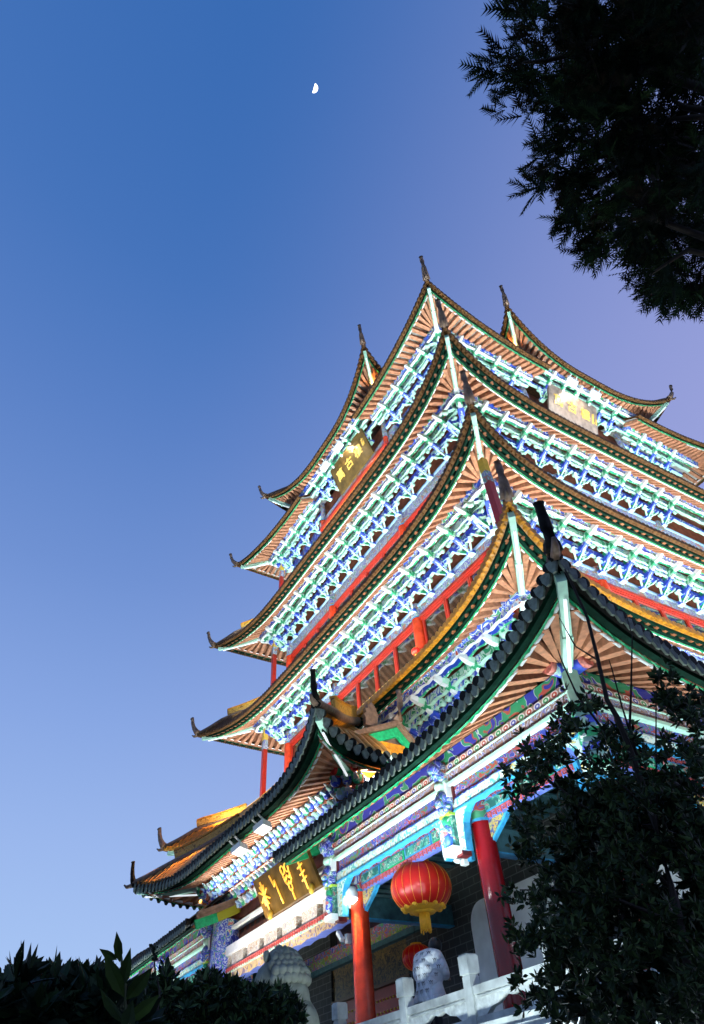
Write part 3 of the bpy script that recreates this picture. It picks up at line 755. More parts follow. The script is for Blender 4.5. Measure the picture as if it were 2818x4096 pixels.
# ---------- lower storey: porch beams
def keyfret(mb, face, a0, a1, s, z0, z1, m):
    """running meander of raised red strips"""
    h = z1 - z0; per = h * 1.15; t = h * .13; n = int((a1 - a0) / per); per = (a1 - a0) / n
    for i in range(n):
        a = a0 + i * per; w = per * .84
        L = [(0, 0, 0, 1), (0, 1, 1, 1), (1, .28, 1, 1), (.42, .28, 1, .28), (.42, .28, .42, .66), (.42, .66, .7, .66)]
        for x0, y0, x1, y1 in L:
            p0, p1 = (min(x0, x1) * w, min(y0, y1) * h * .82 + h * .05), (max(x0, x1) * w, max(y0, y1) * h * .82 + h * .05)
            mb.fbox(face, a + p0[0], a + p1[0] + t, s, s + .014, z0 + p0[1], z0 + p1[1] + t, m)
def porch(face, segs, posts):
    s = 9.4
    for a0, a1 in segs:
        e0 = a0; e1 = a1
        b = MB(); b.fbox(face, e0, e1, s - .14, s + .02, 4.06, 4.17, M_PETAL, uvf=(1, 1)); b.fbox(face, e0, e1, s - .2, s - .0, 4.17, 4.38, paint('cloud_board', [(0, (.03, .05, .45)), (.47, (.7, .75, .72)), (.49, (.03, .34, .16)), (.60, (.5, .10, .07)), (.63, (.03, .05, .45))], 1.7))
        part(b, 'petal_border')
        b = MB(); b.fbox(face, e0, e1, s - .14, s + .01, 3.91, 4.06, M_DRAG, mbot=M_MINT)
        b.fbox(face, e0, e1, s - .14, s + .035, 3.86, 3.91, M_MINT); b.fbox(face, e0, e1, s - .14, s + .035, 4.045, 4.06, M_MINT)
        part(b, 'dragon_beam')
        b = MB(); b.fbox(face, e0, e1, s - .18, s - .06, 3.68, 3.86, M_SPAN); b.fbox(face, e0, e1, s - .16, s - .03, 3.655, 3.68, M_BLUE)
        part(b, 'spandrel_panel')
        b = MB(); scallop(b, face, e0 + .1, e1 - .1, s - .15, s - .02, 3.49, 3.655, M_CARVE, M_CYAN, .36, .03)
        b.fbox(face, e0 + .1, e1 - .1, s - .10, s + .005, 3.488, 3.512, M_CYAN)
        for (a, sg) in ((e0 + .1, 1), (e1 - .1, -1)):
            pr = [(0, 3.60), (0, 2.98), (.16, 2.94), (.19, 3.30), (.26, 3.42), (.38, 3.50), (.38, 3.60)]
            b.prism([(a + sg * x, z) for x, z in (pr if sg < 0 else pr[::-1])], s - .14, s - .015, M_CARVE, M_CYAN, fr=lambda x, y, z: fp(face, x, y, z))
        part(b, 'carved_valance')
        # inner line between the columns
        q = 9.0
        b = MB(); b.fbox(face, e0 + .12, e1 - .12, q - .1, q, 3.33, 3.70, M_PURPLE)
        keyfret(b, face, e0 + .15, e1 - .15, q + .001, 3.60, 3.69, M_KEY); keyfret(b, face, e0 + .15, e1 - .15, q + .001, 3.335, 3.43, M_KEY)
        bo = part(b, 'meander_beam')
        n = max(1, int((e1 - e0) / .75)); wd = (e1 - e0 - .4) / n
        for i in range(n):
            f = MB(); l = e0 + .2 + i * wd
            f.fbox(face, l + .02, l + wd - .02, q - .02, q + .02, 3.44, 3.595, M_LIP if i % 2 else M_CYAN); f.fbox(face, l + .05, l + wd - .05, q, q + .026, 3.457, 3.578, M_PANEL)
            f.build('picture_panel', bo)
        for (a, sg) in ((e0 + .12, 1), (e1 - .12, -1)):
            c = MB(); pr = [(0, 3.325), (0, 2.96), (.10, 2.96), (.22, 3.02), (.45, 3.16), (.62, 3.26), (.70, 3.325)]
            c.prism([(a + sg * x, z) for x, z in (pr if sg < 0 else pr[::-1])], q - .08, q - .01, M_CYAN, M_CYAN, fr=lambda x, y, z: fp(face, x, y, z))
            c.prism([(a + sg * (.05 + x * .82), 3.31 - (3.31 - z) * .86) for x, z in (pr if sg < 0 else pr[::-1])], q - .01, q + .012, paint('bird_carving', [(0, (.05, .07, .22)), (.44, (.55, .35, .06)), (.52, (.1, .25, .2)), (.58, (.6, .4, .1)), (.65, (.4, .12, .08))], 7), fr=lambda x, y, z: fp(face, x, y, z))
            c.build('corner_bracket', bo)
    for a in posts:
        h = MB(); h.fbox(face, a - .07, a + .07, s - .18, s - .02, 2.90, 3.95, mat('maroon_timber', (.10, .012, .012), .4)); po = part(h, 'hanging_post')
        c = MB()                                        # carved beast, fish and bird standing out of the post
        def blob(o, z, r, m, k=(1, 1, 1)): 
            x, y, _ = fp(face, a - .08, s + o, 0); c.sphere((x, y, z), r, m, 9, 7, k)
        for o, z, r in ((.02, 4.14, .12), (.10, 4.20, .10), (.17, 4.12, .10), (.05, 4.03, .13), (.18, 4.05, .06)): blob(o, z, r, M_BEAST)
        for o, z, r in ((-.0, 3.92, .13), (.09, 3.88, .09)): blob(o, z, r, M_MINT)
        c.fbox(face, a - .19, a + .04, s - .05, s + .08, 3.70, 3.90, M_TUBE)
        for o, z, r in ((.0, 3.66, .13), (.08, 3.70, .11), (.15, 3.62, .08), (.04, 3.56, .12), (.14, 3.52, .06)): blob(o, z, r, M_BEAST)
        c.fbox(face, a - .20, a + .05, s - .06, s + .10, 3.44, 3.475, mat('lime_paint', (.4, .6, .06), .5))
        c.fbox(face, a - .19, a + .04, s - .06, s + .06, 3.02, 3.44, M_PANEL)
        for o, z, r, m in ((.05, 3.36, .085, M_GREEN), (.06, 3.25, .085, M_BEAST), (.07, 3.14, .08, M_BLUE), (.1, 3.2, .05, mat('rose_paint', (.5, .15, .14), .5))): blob(o, z, r, m, (1, 1, 1.3))
        c.fbox(face, a - .20, a + .05, s - .07, s + .12, 2.93, 3.02, M_TUBE)
        c.build('carved_beasts', po)
porch('F', [(-9.4, -6.8), (-6.8, -3.25), (2.95, 6.5), (6.5, 9.4)], [-6.85, -3.2, 3.0, 6.6])
porch('R', [(-9.4, -6.8), (-6.8, -3.25), (-3.25, 3.25)], [-6.85, -3.2])
# corner: hanging post with carved drum ends
h = MB(); h.bar((9.4, -9.4, 3.0), (9.4, -9.4, 4.42), .2, .2, M_MINT, up=(1, 1, 0))
for i in range(5): h.bar((9.4, -9.4, 3.05 + i * .16), (9.4, -9.4, 3.14 + i * .16), .25, .25, M_BLUE if i % 2 else M_GREEN, up=(1, 1, 0))
hc = part(h, 'corner_hanging_post')
d = MB()
for q0, q1 in (((9.35, -9.4, 4.32), (9.35, -9.72, 4.32)), ((9.4, -9.35, 4.32), (9.72, -9.35, 4.32))):
    d.tube([q0, q1], .10, M_BLUE, 12); d.tube([Vector(q1) - (Vector(q1) - Vector(q0)) * .25, Vector(q1) + (Vector(q1) - Vector(q0)) * .02], .104, mat('flower_boss', (.7, .22, .18), .5, .5, 14), 12)
d.build('flower_boss', hc)
# porch columns
for fc in 'FR':
    for a in ((-9.0, -6.75, -3.15, 3.15, 6.75, 9.0) if fc == 'F' else (-6.75, -3.15, 3.15)):
        x, y, _ = fp(fc, a, 9.0, 0)
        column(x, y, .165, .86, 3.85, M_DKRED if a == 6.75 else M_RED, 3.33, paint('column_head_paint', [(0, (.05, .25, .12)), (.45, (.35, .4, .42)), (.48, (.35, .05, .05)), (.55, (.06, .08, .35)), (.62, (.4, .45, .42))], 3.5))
# porch ceiling, inner walls, door
ce = MB()
for fc in 'FR':
    ce.fbox(fc, -9, 9, 6.9, 9.2, 3.98, 4.05, M_PLAST)
    n = 60
    for i in range(n):
        a = -9 + 18 * (i + .5) / n; ce.fbox(fc, a - .09, a + .09, 7.0, 9.0, 3.88, 3.98, M_TEAL)
part(ce, 'porch_ceiling')
for fc in 'FR':
    for a0, a1 in (((-7, -1.6), (1.6, 7)) if fc == 'F' else ((-6.8, 6.8),)):
        w = MB(); w.fbox(fc, a0, a1, 6.8, 7.0, .86, 3.98, M_BRICK)
        w.uv[len(w.f) - 4] = [(a0 * S, 0), (a1 * S, 0), (a1 * S, 4.6), (a0 * S, 4.6)]
        part(w, 'brick_wall')
for fc, l, r_ in (('F', 3.75, 6.1), ('F', -6.1, -3.75), ('R', -5.9, -3.6), ('R', -2, 2)):
    p = MB(); R_ = .35
    out_ = [(l, 1.0), (r_, 1.0)] + [(r_ - R_ + R_ * math.cos(t), 3.15 - R_ + R_ * math.sin(t)) for t in [PI / 2 * i / 6 for i in range(7)]] + [(l + R_ + R_ * math.cos(t), 3.15 - R_ + R_ * math.sin(t)) for t in [PI / 2 + PI / 2 * i / 6 for i in range(7)]]
    p.prism(out_, 6.98, 7.03, M_PLAST, M_TEAL, fr=lambda x, y, z: fp(fc, x, y, z)); part(p, 'plaster_panel')
d = MB(); d.box(-1.45, 1.45, -6.9, -6.8, .9, 2.45, M_DKRED if False else mat('door_red', (.33, .02, .012), .45, .2, 3))
do = part(d, 'door')
st = MB()
for i in range(7):
    for j in range(22):
        st.sphere((-1.38 + j * .13, -6.91, 1.05 + i * .2), .022, M_GOLD, 6, 4)
st.build('door_studs', do)
d = MB(); d.box(-1.6, 1.6, -6.95, -6.8, 2.5, 3.15, M_GOLDC); d.box(-1.6, 1.6, -7.02, -6.8, 2.45, 2.5, mat('brown_rail', (.12, .06, .02), .5)); part(d, 'gilt_overdoor')
d = MB(); d.box(-3.1, 3.1, -7.12, -6.9, 3.2, 3.36, M_LINTEL); d.box(-3.1, 3.1, -7.1, -6.9, 3.36, 3.5, M_SPAN); d.box(-3.1, 3.1, -7.1, -6.9, 3.1, 3.2, M_TEAL); part(d, 'painted_lintel')
for a in (-6.75, -3.15, 3.15, 6.75):
    t = MB(); t.box(a - .08, a + .08, -8.95, -7.0, 2.95, 3.28, M_TEAL); t.box(a - .085, a + .085, -8.95, -7.0, 2.93, 2.95, M_CYAN); part(t, 'tie_beam')
# terrace floor
tf = MB(); tf.box(-11.2, 10.15, -10.15, 10, -1.06, .86, M_GREY)
to = tf.build('terrace_platform', origin=W(0, 0, -1.0667)); tag(to, 'raised stone terrace that the floodlit tower stands on', 'terrace')

# ---------- middle gateway bay with its own roof
for a in (-3.1, 3.1):
    pass
b = MB(); b.fbox('F', -3.1, 3.1, 9.02, 9.30, 3.44, 3.62, M_WHITE); b.fbox('F', -3.1, 3.1, 9.02, 9.26, 3.10, 3.20, M_CARVE)
for i in range(7):
    a = -3.1 + i * (6.2 / 7); 
    b.fbox('F', a + .02, a + .66, 9.05, 9.24, 3.20, 3.44, paint('pale_carving', [(0, (.55, .45, .38)), (.42, (.8, .76, .68)), (.5, (.5, .32, .2)), (.55, (.8, .78, .72)), (.63, (.45, .4, .42))], 6))
keyfret(b, 'F', -3.0, 3.0, 9.265, 3.10, 3.19, M_KEY)
bo = part(b, 'gateway_lintel')
b = MB(); scallop(b, 'F', -3.1, 3.1, 9.0, 9.2, 2.93, 3.10, paint('gold_figures', [(0, (.16, .10, .22)), (.42, (.6, .42, .12)), (.50, (.5, .3, .3)), (.55, (.65, .5, .2)), (.63, (.26, .26, .5))], 6), M_PURPLE, .62, .03); b.build('carved_fringe', bo)
b = MB(); b.fbox('F', -3.2, 3.2, 8.75, 9.0, 3.62, 5.6, M_DARK); part(b, 'wall')
# lotus brackets: overlapping carved heads in four rows
def lotus_mesh():
    b = MB()
    rng_ = random.Random(4)
    rose = mat('rose_boss', (.6, .12, .1), .5)
    for r, (o, z) in enumerate(((.08, .0), (.28, .20), (.50, .40), (.70, .58))):
        b.box(-.30, .30, -o - .02, -o + .06, z - .02, z + .14, M_DARK)
        for i in range(3):
            x = (i - 1) * .21 + rng_.uniform(-.03, .03)
            m1 = (M_BEAST, M_GREEN, M_LAV, M_BLUE)[(r + i) % 4]; m2 = (M_LAV, M_MINT, M_WHITE)[(r * 2 + i) % 3]
            b.sphere((x, -o - .07, z + .06), .10, m1, 8, 6, (1.05, .9, 1.1))
            b.bar((x, -o - .08, z + .03), (x, -o - .26, z + .09), .12, .07, m2, w2=.05, h2=.03)
            b.sphere((x + .07, -o - .13, z + .14), .045, rose if (r + i) % 3 == 0 else M_MINT, 6, 5)
            b.sphere((x - .07, -o - .11, z + .12), .05, M_WHITE if i == 1 else M_GREEN, 6, 5)
        b.bar((0, -o - .2, z + .10), (0, -o - .34, z + .15), .07, .05, M_WHITE, w2=.02, h2=.02)
    return b
lm = lotus_mesh(); lv = [(v[0] * S, v[1] * S, v[2] * S) for v in lm.v]; lm.v = lv
lp = lm.build('lotus_bracket', units=False, local=True); lmesh = lp.data; bpy.data.objects.remove(lp)
for i in range(11):
    a = -3.3 + 6.6 * i / 10
    o = bpy.data.objects.new('lotus_bracket', lmesh); COL.objects.link(o); o.parent = tower
    o.location = W(a, -9.0, 4.42) - ORG[tower.name]; o.scale = (1, .72, .98)
for sx, fcs in ((1, 'R'), (-1, 'L')):
    for y in (-9.0, -8.4):
        o = bpy.data.objects.new('lotus_bracket', lmesh); COL.objects.link(o); o.parent = tower
        o.location = W(sx * 3.3, y, 4.42) - ORG[tower.name]; o.rotation_euler = (0, 0, ANG[fcs]); o.scale = (1, .72, .98)
    o = bpy.data.objects.new('lotus_bracket', lmesh); COL.objects.link(o); o.parent = tower
    o.location = W(sx * 3.3, -9.0, 4.42) - ORG[tower.name]; o.rotation_euler = (0, 0, sx * PI / 4); o.scale = (1, .95, .98)
b = MB(); b.box(-3.3, 3.3, -9.02, -7.5, 4.2, 5.6, M_DARK); part(b, 'wall')
for p0, p1 in (((-3.8, -9.5, 5.16), (3.8, -9.5, 5.16)), ((3.8, -9.5, 5.161), (3.8, -8.0, 5.161)), ((-3.8, -9.5, 5.161), (-3.8, -8.0, 5.161))):
    b = MB(); b.tube([p0, p1], .08, M_FLOWER, 10); part(b, 'purlin')
for p0, p1 in (((3.8, -9.5, 5.19), (3.8, -9.82, 5.19)), ((3.8, -9.5, 5.19), (4.12, -9.5, 5.19))):
    b = MB(); b.tube([p0, p1], .085, M_LIP, 10); b.tube([Vector(p1) - (Vector(p1) - Vector(p0)) * .2, Vector(p1) + (Vector(p1) - Vector(p0)) * .03], .09, mat('red_boss', (.6, .03, .02), .5), 10); part(b, 'flower_boss')
# gable with ridge ornaments above the gateway roof
for sx in (1, -1):
    gb = MB(); xg = sx * 3.95; yr, zr = -8.35, 6.32
    A, Bp, Cp = Vector((xg, yr, zr)), Vector((xg, -9.45, 5.86)), Vector((xg, -7.6, 5.55))
    for q in (Bp, Cp):
        gb.bar(A + Vector((0, 0, -.13)), q + Vector((0, 0, -.13)), .06, .2, M_LIP, up=(1, 0, 0)) if False else None
        d_ = q - A
        gb.hexa([tuple(A + Vector((-.04 * sx, 0, -.26))), tuple(q + Vector((-.04 * sx, 0, -.26))), tuple(q + Vector((.04 * sx, 0, -.26))), tuple(A + Vector((.04 * sx, 0, -.26))),
                 tuple(A + Vector((-.04 * sx, 0, -.06))), tuple(q + Vector((-.04 * sx, 0, -.06))), tuple(q + Vector((.04 * sx, 0, -.06))), tuple(A + Vector((.04 * sx, 0, -.06)))], M_LIP)
        gb.hexa([tuple(A + Vector((-.9 * sx, 0, -.05))), tuple(q + Vector((-.9 * sx, 0, -.05))), tuple(q + Vector((.14 * sx, 0, -.05))), tuple(A + Vector((.14 * sx, 0, -.05))),
                 tuple(A + Vector((-.9 * sx, 0, .06))), tuple(q + Vector((-.9 * sx, 0, .06))), tuple(q + Vector((.14 * sx, 0, .06))), tuple(A + Vector((.14 * sx, 0, .06)))], M_RIDGE)
    gb.box(min(xg, xg - .3 * sx), max(xg, xg - .3 * sx), -9.2, -7.7, 5.1, 5.9, M_TILEY)
    go_ = part(gb, 'gable_end')
    orn = MB(); orn.tube([A + Vector((-.1 * sx, 0, .05)), A + Vector((.12 * sx, .02, .12)), A + Vector((.2 * sx, .03, .35)), A + Vector((.22 * sx, .03, .62)), A + Vector((.22 * sx, .03, .7))], [.11, .10, .07, .055, .07], M_RIDGE, 8)
    fin = [(-.42, .05), (-.14, .02), (-.1, .3), (-.16, .5), (-.24, .58), (-.28, .50), (-.34, .52), (-.33, .42), (-.41, .42), (-.38, .32), (-.45, .28), (-.41, .2)]
    orn.prism([(Bp.y + .75 + y, 6.12 + z) for y, z in fin], xg - .05, xg + .05, M_RIDGE, fr=lambda x, y, z: (y, x, z))
    orn.build('ridge_ornament', go_)
ub = MB(); ub.box(-3.9, 3.9, -8.43, -8.27, 6.2, 6.42, M_RIDGE); part(ub, 'main_ridge')
# cut ends of the lower roof beside the gateway
for sx in (1, -1):
    e = MB(); x = sx * CUT1
    pts = [(-10.12, 4.10), (-9.6, 4.29), (-9.0, 4.55), (-8.4, 4.84)]
    for (y0, z0), (y1, z1) in zip(pts[:-1], pts[1:]):
        e.bar((x, y0, z0 + .05), (x, y1, z1 + .05), .18, .10, M_RIDGE); e.bar((x, y0, z0 - .10), (x, y1, z1 - .10), .06, .2, M_LIP if y0 < -9.8 or sx > 0 else mat('olive_trim', (.30, .30, .02), .5))
        e.bar((x - .07 * sx, y0, z0 + .12), (x - .07 * sx, y1, z1 + .12), .1, .07, M_RIDGE)
    part(e, 'roof_end')
for sx in (-1,):
    e = MB(); e.box(-2.75, -2.45, -9.55, -8.6, 2.95, 4.2, M_BEAST); e.box(-3.2, -2.75, -9.45, -9.2, 3.0, 4.0, M_SPAN); part(e, 'painted_end_panel')

# ================================================================== sign boards
def glyphs(txt, size, m, parent, loc, right, up, depth=.02, name='lettering'):
    cu = bpy.data.curves.new('txt', 'FONT'); cu.body = txt; cu.size = size; cu.extrude = depth; cu.align_x = 'CENTER'; cu.align_y = 'CENTER'; cu.offset = size * .006
    to_ = bpy.data.objects.new('txt', cu); COL.objects.link(to_)
    dg = bpy.context.evaluated_depsgraph_get()
    me = bpy.data.meshes.new_from_object(to_.evaluated_get(dg))
    bpy.data.objects.remove(to_)
    me.materials.clear(); me.materials.append(m)
    o = bpy.data.objects.new(name, me); COL.objects.link(o); o.parent = parent
    r = Vector(right).normalized(); u = Vector(up).normalized(); n = r.cross(u)
    o.matrix_local = Matrix.Translation(Vector(loc) - ORG[parent.name]) @ Matrix((r, u, n)).transposed().to_4x4()
    return o
def board(face, a0, a1, sb, zb, st, zt, m, name, label):
    c = W(*fp(face, (a0 + a1) / 2, sb, zb))
    b = MB()
    P = lambda a, s, z: fp(face, a, s, z)
    b.hexa([P(a0, sb, zb), P(a1, sb, zb), P(a1, sb - .07, zb), P(a0, sb - .07, zb), P(a0, st, zt), P(a1, st, zt), P(a1, st - .07, zt), P(a0, st - .07, zt)], m)
    o = b.build(name, origin=c); tag(o, label, 'sign', 'signboards on the tower')
    return o, W(*P((a0 + a1) / 2, (sb + st) / 2 + .01, (zb + zt) / 2)), Vector(AL[face]), (W(*P(0, st, zt)) - W(*P(0, sb, zb))).normalized()
def text_on(bd, txt, size, fx, fz, m, width, height):
    o, c, r, u = bd
    return glyphs(txt, size, m, o, c + r * (fx * width * S) + u * (fz * height * S) + r.cross(u) * .012, r, u)
WF, HF = 2.5, 1.35
for fc, m, lab in (('F', M_BRONZE, 'brown signboard with three large gold characters under the left top eave'), ('R', mat('signboard_glare_pale', (.30, .22, .18), .3, .4, 3), 'dark signboard with gold characters glaring under the right top eave')):  # right board's base colour paled to carry the floodlight glare
    off = .62 if fc == 'F' else -.5
    bd = board(fc, -1.25 + off, 1.25 + off, 6.5, 18.75, 6.95, 19.95, m, 'signboard', lab)
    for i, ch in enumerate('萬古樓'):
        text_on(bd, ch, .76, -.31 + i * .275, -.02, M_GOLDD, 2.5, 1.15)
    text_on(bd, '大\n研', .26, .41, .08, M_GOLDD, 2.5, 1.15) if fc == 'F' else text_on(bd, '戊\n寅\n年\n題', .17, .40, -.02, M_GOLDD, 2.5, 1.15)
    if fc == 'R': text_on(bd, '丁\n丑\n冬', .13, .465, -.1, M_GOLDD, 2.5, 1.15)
bd = board('F', .0, 2.45, 9.40, 3.62, 9.74, 4.30, M_BRONZE, 'signboard', 'bronze brown signboard with four gold pictographs over the gateway')
o_, c_, r_, u_ = bd
def strokes(name, polys, m):
    s = MB(); nrm = r_.cross(u_)
    for poly, rad in polys:
        pts = [c_ + r_ * (x * .86 * S) + u_ * (z * .78 * S) + nrm * .02 for x, z in poly]
        s.tube(pts, rad * S, m, 6)
    return s.build(name, o_, units=False)
rd = .018
star = [([(-1.05 + .0, -.42), (-1.05, .36)], rd)] + [([(-1.05 + .24 * math.cos(t), .02 + .26 * math.sin(t)), (-1.05 - .24 * math.cos(t), .02 - .26 * math.sin(t))], rd) for t in (.5, -.5, 1.15, -1.15)]
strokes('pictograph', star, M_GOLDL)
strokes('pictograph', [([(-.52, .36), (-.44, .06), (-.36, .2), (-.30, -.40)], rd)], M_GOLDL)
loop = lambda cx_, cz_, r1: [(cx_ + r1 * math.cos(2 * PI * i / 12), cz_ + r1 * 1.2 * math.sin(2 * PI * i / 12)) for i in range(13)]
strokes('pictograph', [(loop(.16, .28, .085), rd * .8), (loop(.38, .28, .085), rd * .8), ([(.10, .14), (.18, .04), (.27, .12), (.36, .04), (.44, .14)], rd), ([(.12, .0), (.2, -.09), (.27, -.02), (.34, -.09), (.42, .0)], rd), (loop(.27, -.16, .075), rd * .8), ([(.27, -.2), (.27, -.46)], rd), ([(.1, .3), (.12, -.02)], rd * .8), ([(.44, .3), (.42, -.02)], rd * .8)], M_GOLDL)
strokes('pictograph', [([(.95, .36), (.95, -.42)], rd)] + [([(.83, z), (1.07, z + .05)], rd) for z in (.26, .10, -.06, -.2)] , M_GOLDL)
for a in (.35, 2.2):
    p = W(a, -9.46, 3.62); kn = MB(); kn.sphere(tuple(p), .09, M_GOLD, 8, 6, (1, 1, 1.6)); kn.build('gilt_knob', o_, units=False)

# ================================================================== lanterns
def lantern(name, label, x, y, z, r, hz, ribs, zt, cat='lantern', grp='red lanterns in the porch', skirt=True):
    t = thing(name, label, cat, W(x, y, z), grp)
    b = MB(); n = ribs * 4
    m = mat('red_silk', (.40, .006, .004), .38, .12, 3, emit=(.8, .01, .005), estr=.05)
    k0 = len(b.v); nv = 14
    for i in range(nv + 1):
        th = .30 + (PI - .6) * i / nv
        for j in range(n):
            rr = r * (math.sin(th) ** .82) * (1 - .018 * (1 if j % 4 == 0 else 0))
            b.v.append((x + rr * math.cos(2 * PI * j / n), y + rr * math.sin(2 * PI * j / n), z + hz * math.cos(th)))
    for i in range(nv):
        for j in range(n):
            a = k0 + i * n + j; c = k0 + i * n + (j + 1) % n
            b.f.append([a, a + n, c + n, c]); b.m.append(b.mi(m)); b.sm.append(True)
    b.build('silk_globe', t)
    gm = mat('lantern_gold', (.72, .40, .03), .4, .15, 12, emit=(.9, .4, .02), estr=.05)
    q = MB()
    for j in range(ribs):
        an = 2 * PI * j / ribs; P = []
        for i in range(nv + 1):
            th = .30 + (PI - .6) * i / nv; rr = r * (math.sin(th) ** .82) * 1.002
            P.append((x + rr * math.cos(an), y + rr * math.sin(an), z + hz * math.cos(th)))
        q.tube(P, r * .007, gm, 5)
    q.build('ribs', t)
    c = MB(); rt = r * math.sin(.3) ** .82
    c.lathe([(rt * 1.05, z + hz * .93), (rt * 1.0, z + hz * 1.08), (rt * .3, z + hz * 1.1)], gm, 20, (x, y))
    c.build('top_cap', t); c = MB()
    c.lathe([(rt * 1.05, z - hz * .93), (rt * 1.0, z - hz * 1.02), (rt * .2, z - hz * 1.02)], gm, 20, (x, y))
    if skirt:
        for j in range(12):                         # cloud-edged gilt collar round the foot
            an = 2 * PI * j / 12; th = PI - .62; rr = r * math.sin(th) ** .82 * 1.01
            c.sphere((x + rr * math.cos(an), y + rr * math.sin(an), z + hz * math.cos(th)), r * .1, gm, 8, 5, (1, 1, .7))
        L = []
        for i in range(5):
            th = PI - .62 + .32 * i / 4; L.append((r * math.sin(th) ** .82 * 1.012, z + hz * math.cos(th) * 1.005))
        c.lathe(L, gm, 40, (x, y))
    c.build('gilt_collar', t)
    f = MB(); rf = r * .15
    for j in range(22):
        an = 2 * PI * j / 22; l = hz * random.uniform(.62, .78)
        f.tube([(x + rf * math.cos(an), y + rf * math.sin(an), z - hz * 1.0), (x + rf * 1.08 * math.cos(an), y + rf * 1.08 * math.sin(an), z - hz * 1.0 - l)], r * .026, gm, 5)
    f.build('tassel', t)
    h = MB(); h.tube([(x, y, z + hz * 1.05), (x, y, zt)], r * .02, M_TILEK, 5); h.build('hanging_cord', t)
    return t
lantern('lantern', 'large round red lantern with gold collar and tassel hanging in the porch', 4.72, -8.75, 3.05, .495, .365, 20, 3.9)
lantern('lantern', 'small red lantern with gold ribs behind the person in the pale coat', 2.35, -7.3, 2.60, .29, .21, 16, 3.3, skirt=False)
lantern('lantern', 'little red lantern beside a red column on the second gallery', 2.62, -6.45, 9.45, .13, .11, 10, 9.9, skirt=False, grp='little lanterns on the gallery')
lantern('lantern', 'little red lantern at the far left corner column of the gallery', -5.9, -6.45, 9.12, .13, .11, 10, 9.6, skirt=False, grp='little lanterns on the gallery')

# ================================================================== floodlight boxes, cameras, spot
def flood(face, a, s, z, tilt, label, wdt=.5):
    c = W(*fp(face, a, s, z))
    b = MB(); b.hexa([fp(face, a - wdt / 2, s - .1, z - .07), fp(face, a + wdt / 2, s - .1, z - .07), fp(face, a + wdt / 2, s + .10, z + .0 + tilt), fp(face, a - wdt / 2, s + .10, z + tilt),
                      fp(face, a - wdt / 2, s - .06, z + .03), fp(face, a + wdt / 2, s - .06, z + .03), fp(face, a + wdt / 2, s + .12, z + .10 + tilt), fp(face, a - wdt / 2, s + .12, z + .10 + tilt)], M_TUBE)
    o = b.build('floodlight', origin=c); tag(o, label, 'floodlight', 'floodlight boxes under the eaves')
    g = MB(); g.hexa([fp(face, a - wdt * .42, s - .11, z - .075), fp(face, a + wdt * .42, s - .11, z - .075), fp(face, a + wdt * .42, s + .09, z - .007 + tilt), fp(face, a - wdt * .42, s + .09, z - .007 + tilt),
                      fp(face, a - wdt * .42, s - .1, z - .06), fp(face, a + wdt * .42, s - .1, z - .06), fp(face, a + wdt * .42, s + .09, z + tilt), fp(face, a - wdt * .42, s + .09, z + tilt)],
                     mat('lamp_glass', (.9, .9, .9), .3, emit=(.95, 1, 1), estr=3.))
    g.build('lamp_glass', o)
    k = MB(); k.bar(fp(face, a - wdt * .3, s, z + .05), fp(face, a - wdt * .3, s + .2, z + .2), .03, .03, M_TUBE); k.bar(fp(face, a + wdt * .3, s, z + .05), fp(face, a + wdt * .3, s + .2, z + .2), .03, .03, M_TUBE)
    k.build('bracket_arm', o)
flood('F', .78, 7.35, 19.75, .04, 'white floodlight box above the brown signboard, upper of the pair')
flood('F', -.35, 7.35, 19.75, .04, 'white floodlight box above the brown signboard, lower of the pair')
flood('R', -1.1, 7.45, 19.75, .04, 'glowing floodlight box under the right top eave nearer the building corner')
flood('R', .1, 7.45, 19.75, .04, 'glowing floodlight box under the right top eave farther from the corner')
flood('F', 1.6, 10.25, 4.82, -.02, 'white floodlight box under the gateway roof nearer the corner')
flood('F', .42, 10.25, 4.76, -.02, 'white floodlight box under the gateway roof farther left')
for a, s, z, lab in ((6.22, 9.12, 2.98, 'white security camera by the dark red column'), (2.72, 9.12, 2.72, 'white security camera below the gateway lintel')):
    t = thing('security_camera', lab, 'camera', W(a, -s, z), 'security cameras')
    b = MB(); b.bar((a - .16, -s, z + .14), (a + .02, -s - .02, z - .02), .065, .065, M_TUBE); b.build('body', t)
    k = MB(); k.bar((a - .05, -s, z + .03), (a + .06, -s + .12, z + .02), .03, .03, M_TUBE); k.bar((a + .02, -s + .1, z - .06), (a + .02, -s + .1, z + .08), .09, .09, M_TUBE, up=(1, 0, 0)); k.build('mount', t)
t = thing('spotlight', 'glaring round spotlight at the top of the bright red column', 'spotlight', W(3.2, -9.2, 3.22))
b = MB(); b.lathe([(.02, 3.42), (.10, 3.40), (.13, 3.30), (.13, 3.22)], M_TUBE, 16, (3.2, -9.2)); b.build('lamp_hood', t)
b = MB(); b.sphere((3.2, -9.2, 3.22), .12, mat('bulb', (1, 1, 1), .3, emit=(1, .97, .9), estr=14.), 14, 8, (1, 1, .6)); b.build('bulb', t)
spot((3.22, -9.34, 3.25), (3.15, -9.05, 1.2), 3600, (1, .78, .42), 80, .05)

